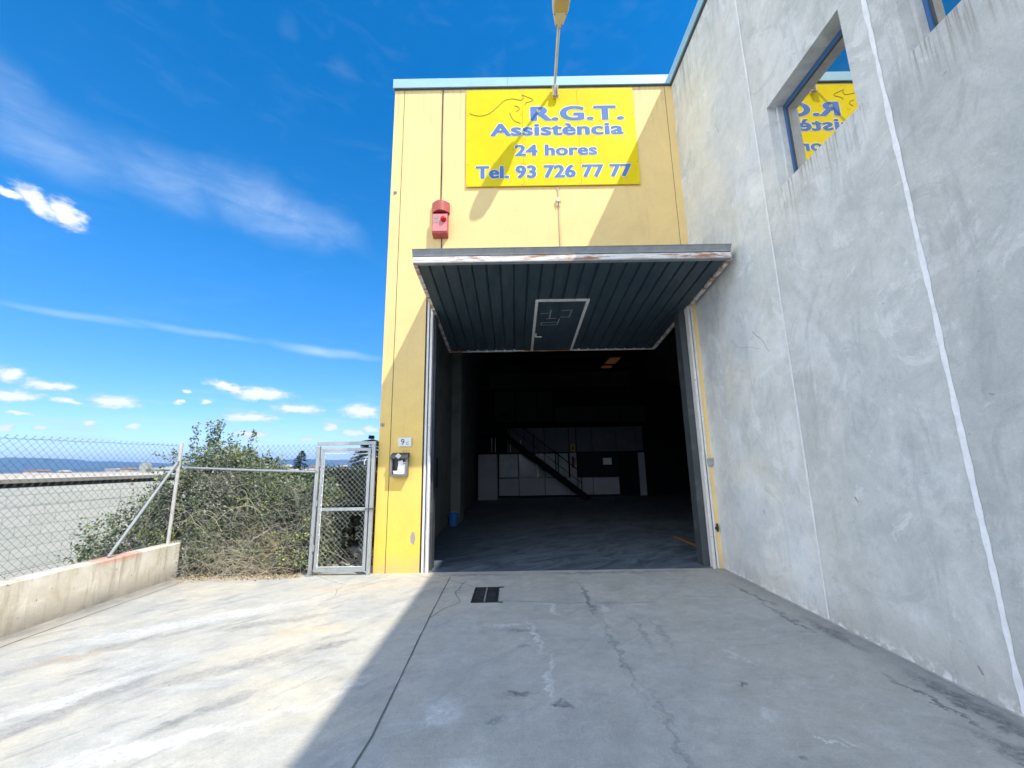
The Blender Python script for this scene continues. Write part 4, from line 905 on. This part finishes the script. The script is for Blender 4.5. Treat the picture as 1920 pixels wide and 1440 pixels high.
for _ in range(9000):
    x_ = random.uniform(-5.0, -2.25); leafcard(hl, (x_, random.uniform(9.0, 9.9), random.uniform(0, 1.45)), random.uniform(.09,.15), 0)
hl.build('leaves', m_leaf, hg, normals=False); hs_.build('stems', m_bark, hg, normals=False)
lit = MB()
for _ in range(380): leafcard(lit, (random.uniform(-3.0,-2.2), random.uniform(6.9,8.6), .01), random.uniform(.03,.07), random.choice((0,1)))
tag(lit.build('leaf_litter', [m_bark, m_twig], normals=False), kind='stuff', label='fallen leaves on the shaded path behind the gate', cat='litter')

# conifers
def conifer(name, label, x_, y_, zb, zt, rw, mat, tiers, droop, dens_, up=0.0):
    t = thing(name, label, 'tree', (x_, y_, zb))
    tk = MB(); tk.tube([(x_,y_,zb),(x_,y_,zt-.1)], (zt-zb)*.028, 7, 0, True, .02); tk.build('trunk', m_bark, t)
    cr = MB(); H = zt-zb
    for i in range(tiers):
        f = i/(tiers-1); z0 = zb+H*.18+(H*.80)*f; rr = rw*(1-f)**(.85 if name == 'spruce_tree' else .55)*random.uniform(.8,1.1)+.08; nb = 9 if f < .8 else 7
        for k in range(nb):
            a_ = random.uniform(0, 2*math.pi); L = rr*random.uniform(.65,1.1)
            for q in range(dens_):
                u = random.random()**.7; px_ = x_+math.cos(a_)*L*u; py_ = y_+math.sin(a_)*L*u; pz_ = z0 - droop*L*u + up*L*u*u + random.gauss(0, .05)
                s = random.uniform(.12,.28)*(1 if H > 5 else .6)
                k0 = len(cr.v); ad = a_+random.uniform(-.9,.9); e1 = Vector((math.cos(ad), math.sin(ad), random.uniform(-.35,.25)))*s; e2 = Vector((-math.sin(ad), math.cos(ad), random.uniform(-.2,.2)))*s*.3
                o_ = Vector((px_,py_,pz_)); cr.v += [tuple(o_), tuple(o_+e1*.5+e2), tuple(o_+e1), tuple(o_+e1*.5-e2)]; cr.f.append((k0,k0+1,k0+2,k0+3)); cr.m.append(0)
    cr.build('crown', mat, t, normals=False)
def at(u, dist):
    a_ = azel(u, 870)[0]; return math.sin(a_)*dist, math.cos(a_)*dist
x_, y_ = at(564, 50); conifer('spruce_tree', 'small slim dark conifer rising beyond the flat roof left of the gate', x_, y_, -3, 3.35, 2.6, m_needle, 26, .25, 40)
x_, y_ = at(694, 40); conifer('cedar_tree', 'broad layered conifer behind the gate beside the yellow wall', x_, y_, -3, 4.35, 3.6, m_needle2, 20, .10, 260, -.10)

# ================================================================== NEIGHBOURING WAREHOUSE
XN = -10.6
wh = thing('warehouse', 'long low warehouse of pale blocks with a flat roof beyond the fence', 'building', (XN, 15, -3))
a = MB(); a.box(XN-.25, XN, -8, 34, -3, 1.255); a.build('wall', m_block, wh)
a = MB(); a.box(XN-.32, XN-.14, -8, 34, 1.2555, 1.355); a.build('roof_gap', m_roofdark, wh)
a = MB(); a.box(XN-.6, XN+.03, -8, 34, 1.3555, 1.437); a.build('fascia', m_fascia, wh)
a = MB(); a.box(-62, XN-.6, -8, 34, 1.33, 1.436)
for i in range(5): a.box(XN-3-i*4, XN-2.9-i*4, -8, 34, 1.4365, 1.45+.0*i)
a.build('roof', m_roofc, wh)
for (xx, w_) in ((XN-12, .25),): 
    a = MB(); a.box(-62, -61.7, -8, 34, 1.436, 1.52); a.build('parapet', m_white, wh)
vx, vy = at(274, 30)
vt = thing('roof_vent', 'small grey boxed vent cowl standing on the warehouse roof', 'vent', (vx, vy, 1.43))
a = MB(); a.box(vx-.17,vx+.17,vy-.17,vy+.17,1.437,1.62); a.build('base', m_vent, vt)
a = MB(); a.prism([(-.24,0),(.24,0),(.21,.24),(.08,.32),(-.08,.32),(-.21,.24)], (vx,vy-.15,1.63), (1,0,0), (0,0,1), (0,.30,0)); a.build('hood', m_vent, vt, bevel=.006)
a = MB(); a.tube([(vx,vy,1.97),(vx,vy,2.06)], .02, 6); a.tube([(vx,vy,2.06),(vx,vy,2.13)], .05, 8); a.build('finial', m_vent, vt)
# gooseneck pipe on the roof seen through the gate
gx, gy = at(683, 33); gx = min(gx, XN-.2)
a = MB(); a.tube([(gx-.0,gy,1.43),(gx-.0,gy,1.85),(gx+.12,gy,2.2),(gx+.42,gy,2.42),(gx+.8,gy,2.5)], .035, 8)
tag(a.build('vent_pipe', m_white, smooth=True), 'thin white curved pipe rising from the warehouse roof behind the gate', 'pipe')
# far houses along the horizon
HS = [(60,420,16,4.9,'long low pale building far beyond the warehouse roof, leftmost on the horizon'),
 (118,260,5,4.3,'tiny white house far beyond the warehouse roof, second from the left'),
 (208,380,12,5.0,'pale distant house a little left of the roof vent'), (236,330,9,5.2,'boxy white distant house close to the left of the roof vent'),
 (297,210,8,4.6,'pale distant house close to the right of the roof vent'), (322,250,9,5.2,'pale distant house seen through the top of the diagonal brace'),
 (488,170,6,5.0,'red roofed far house above the pipe rail, just right of the bramble crest'), (508,230,7,5.3,'white far house above the middle of the pipe rail'),
 (536,140,4,4.8,'small white far house just left of the slim conifer'), (590,200,7,4.7,'pale far house just right of the slim conifer'),
 (640,240,8,4.6,'pale far house seen through the top of the gate')]
for i, (u, ds, wd, hh, lb) in enumerate(HS):
    wd *= .6; hh -= .75; x_, y_ = at(u, ds); t = thing('distant_house', lb, 'house', (x_, y_, -3), 'far houses on the horizon')
    a = MB(); a.box(x_-wd/2, x_+wd/2, y_, y_+wd*.8, -3, hh-2.4); a.build('wall', m_house, t)
    a = MB(); a.prism([(-wd/2-.3,0),(wd/2+.3,0),(wd/2-1.0,.8),(-wd/2+1.0,.8)], (x_,y_-.3,hh-2.39), (1,0,0), (0,0,1), (0,wd*.8+.6,0)); a.build('roof', m_houser if i % 3 == 0 else m_house, t)

# ================================================================== INSIDE THE GARAGE
YP = 20.0
op = thing('office_partition', 'grey panelled office partition with dark windows at the back of the garage', 'partition', (2.5, YP, 0))
def pbox(name, x0, x1, z0, z1, mat, y=YP, dep=.06, par=None): a = MB(); a.box(x0, x1, y, y+dep, z0, z1); return a.build(name, mat, par or op)
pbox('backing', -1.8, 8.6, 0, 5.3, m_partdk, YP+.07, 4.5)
a = MB(); a.box(-1.64, -.77, 19.0, YP-.001, 0, 2.03); a.build('storage_cabinet', m_part, op, bevel=.01)
cuts_ = [(-.72,.22),(.25,1.47),(1.50,2.70),(3.08,3.77),(3.80,5.03)]
for (xa_, xb_) in cuts_: pbox('panel', xa_, xb_, .10, .90, m_part)
pbox('panel', 2.72, 3.03, .08, 2.07, m_part, YP-.02); pbox('panel', 6.02, 6.32, .03, 2.04, m_part, YP-.02)
pbox('window', -.70, .20, .95, 2.05, m_glassp); pbox('window', .25, 1.08, .92, 2.05, m_glassd); pbox('window', 1.20, 1.50, .92, 2.05, m_glassd); pbox('window', 1.53, 2.63, .93, 2.05, m_glassp); pbox('window', 3.12, 5.01, .88, 2.06, m_glassd)
pbox('mullion', 1.09, 1.18, .92, 2.05, m_white)
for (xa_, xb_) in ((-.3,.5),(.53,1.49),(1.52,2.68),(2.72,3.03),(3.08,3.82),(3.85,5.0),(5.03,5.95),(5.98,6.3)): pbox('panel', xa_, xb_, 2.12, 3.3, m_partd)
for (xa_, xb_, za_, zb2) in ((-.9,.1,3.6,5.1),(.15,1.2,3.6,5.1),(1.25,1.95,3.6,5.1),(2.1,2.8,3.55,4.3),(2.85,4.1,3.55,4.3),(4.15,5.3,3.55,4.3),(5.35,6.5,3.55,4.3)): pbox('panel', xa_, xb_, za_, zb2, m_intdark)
a = MB(); a.box(4.31,4.73,YP-.004,YP-.001,1.48,1.80); tag(a.build('notice', m_paper), 'white paper notice on the dark office window inside the garage', 'notice')
a = MB(); a.box(2.78,2.98,YP-.03,YP-.021,2.13,2.47); a.box(2.84,2.92,YP-.034,YP-.031,2.2,2.4,1); tag(a.build('warning_sign', [M('sign_yellow', (.5,.32,.03), .6), m_dark]), 'small yellow warning sign on the office pillar inside the garage', 'sign')
a = MB(); a.tube([(2.85,YP-.10,1.35),(2.85,YP-.10,1.85)], .07, 12); a.tube([(2.85,YP-.10,1.85),(2.85,YP-.10,1.93)], .03, 8); a.tube([(2.85,YP-.1,1.9),(2.95,YP-.13,1.75),(2.96,YP-.13,1.5)], .012, 6); tag(a.build('fire_extinguisher', M('dark_red', (.12,.01,.01), .4)), 'dark fire extinguisher hanging on the office pillar inside the garage', 'fire extinguisher')
# stairs
stc = thing('staircase', 'dark steel staircase rising to the left in front of the office partition', 'stairs', (3.0, 18.5, 0))
ps, pe = Vector((3.25, 18.5, .02)), Vector((-.55, 18.5, 2.95)); dv = pe-ps
for yy in (18.2, 19.0):
    a = MB(); a.bar((ps.x,yy,ps.z), (pe.x,yy,pe.z), .04, .26, (0,0,1)); a.build('stringer', m_partdk, stc)
for i in range(14):
    q = ps+dv*(i+.5)/14; a = MB(); a.box(q.x-.13, q.x+.13, 18.221, 18.979, q.z+.02, q.z+.055); a.build('tread', m_partdk, stc)
for off, r_ in ((1.0, .024), (.55, .015)):
    a = MB(); a.tube([(ps.x-.3,18.2,ps.z+off+.15),(pe.x,18.2,pe.z+off)], r_, 8); a.build('handrail', m_partdk, stc)
for f in (.08, .34, .37, .62, .9):
    q = ps+dv*f; a = MB(); a.tube([(q.x,18.2,q.z),(q.x,18.2,q.z+1.05)], .022, 8); a.build('baluster', m_partdk, stc)
a = MB(); a.box(-1.7, -.5, 18.0, 19.9, 2.9, 3.0); a.build('landing', m_partdk, stc)
for i, xx in enumerate((-1.05,-.88,-.15,.35)):
    a = MB(); a.tube([(xx,19.93,2.15),(xx,19.93,2.85 if i < 2 else 2.7)], .018, 6); a.build('bright_upright', m_white, stc)
# bucket
bk = thing('bucket', 'blue plastic bucket on the floor by the left garage wall', 'bucket', (-1.66, 11.35, 0))
a = MB(); n = 20
for i in range(n):
    f0, f1 = 2*math.pi*i/n, 2*math.pi*(i+1)/n; pt = lambda r_, z_, f: (-1.64+r_*math.cos(f), 11.35+r_*math.sin(f), z_)
    a.face([pt(.11,.004,f0),pt(.11,.004,f1),pt(.14,.32,f1),pt(.14,.32,f0)]); a.face([pt(.14,.32,f0),pt(.14,.32,f1),pt(.15,.32,f1),pt(.15,.30,f0)]); a.face([pt(.128,.32,f0),pt(.10,.02,f0),pt(.10,.02,f1),pt(.128,.32,f1)])
a.face([(-1.64+.1*math.cos(2*math.pi*i/n), 11.35+.1*math.sin(2*math.pi*i/n), .02) for i in range(n)]); a.build('body', m_bucket, bk, normals=False)
a = MB(); a.tube([(-1.64+.145*math.cos(t*math.pi/8), 11.35-.03-.04*math.sin(t*math.pi/8), .31+.0-.10*math.sin(t*math.pi/8)*-0.6) for t in range(9)], .004, 5); a.build('handle', m_galv, bk)
for (ya_, yb2, nm) in ((24.1, 25.6, 'nearer'), (26.2, 26.8, 'farther')):
    a = MB(); a.box(6.0, 6.65, ya_, yb2, 7.84, 7.86); o = a.build('ceiling_light', m_sky_or); tag(o, nm + ' dim amber light panel under the garage roof', 'ceiling light', 'amber ceiling lights')
    a = MB(); a.box(5.95,6.7,ya_-.05,yb2+.05,7.865,7.92); a.build('housing', m_darkgrey, o)
a = MB(); a.box(-1.795,-1.74,14.5,14.53,4.24,4.83); o = a.build('wall_light', m_slit); tag(o, 'narrow vertical strip of pale light high on the left garage wall', 'light strip')
a = MB(); a.box(-1.799,-1.73,14.532,14.56,4.5,4.56); a.build('clip', m_darkgrey, o)
# electrical cabinet on the left inner wall
a = MB(); a.box(-1.7995,-1.70,8.3,9.3,1.1,1.75); o = a.build('wall_cabinet', m_intdark, bevel=.01); tag(o, 'dark metal cabinet on the left wall just inside the garage', 'cabinet')

# ================================================================== HAZE
hz = MB(); hz.box(-7000, 7000, -7000, 7000, -4.4, 170)
m = bpy.data.materials.new('haze'); m.use_nodes = True; m.node_tree.nodes.clear()
gg = G(m.node_tree); vol = gg.new('ShaderNodeVolumePrincipled'); vol.inputs['Color'].default_value = (.33,.60,1,1); vol.inputs['Density'].default_value = 1.7e-4; vol.inputs['Anisotropy'].default_value = .1
ou = gg.new('ShaderNodeOutputMaterial'); gg.l.new(vol.outputs[0], ou.inputs['Volume'])
tag(hz.build('haze', m), kind='stuff')
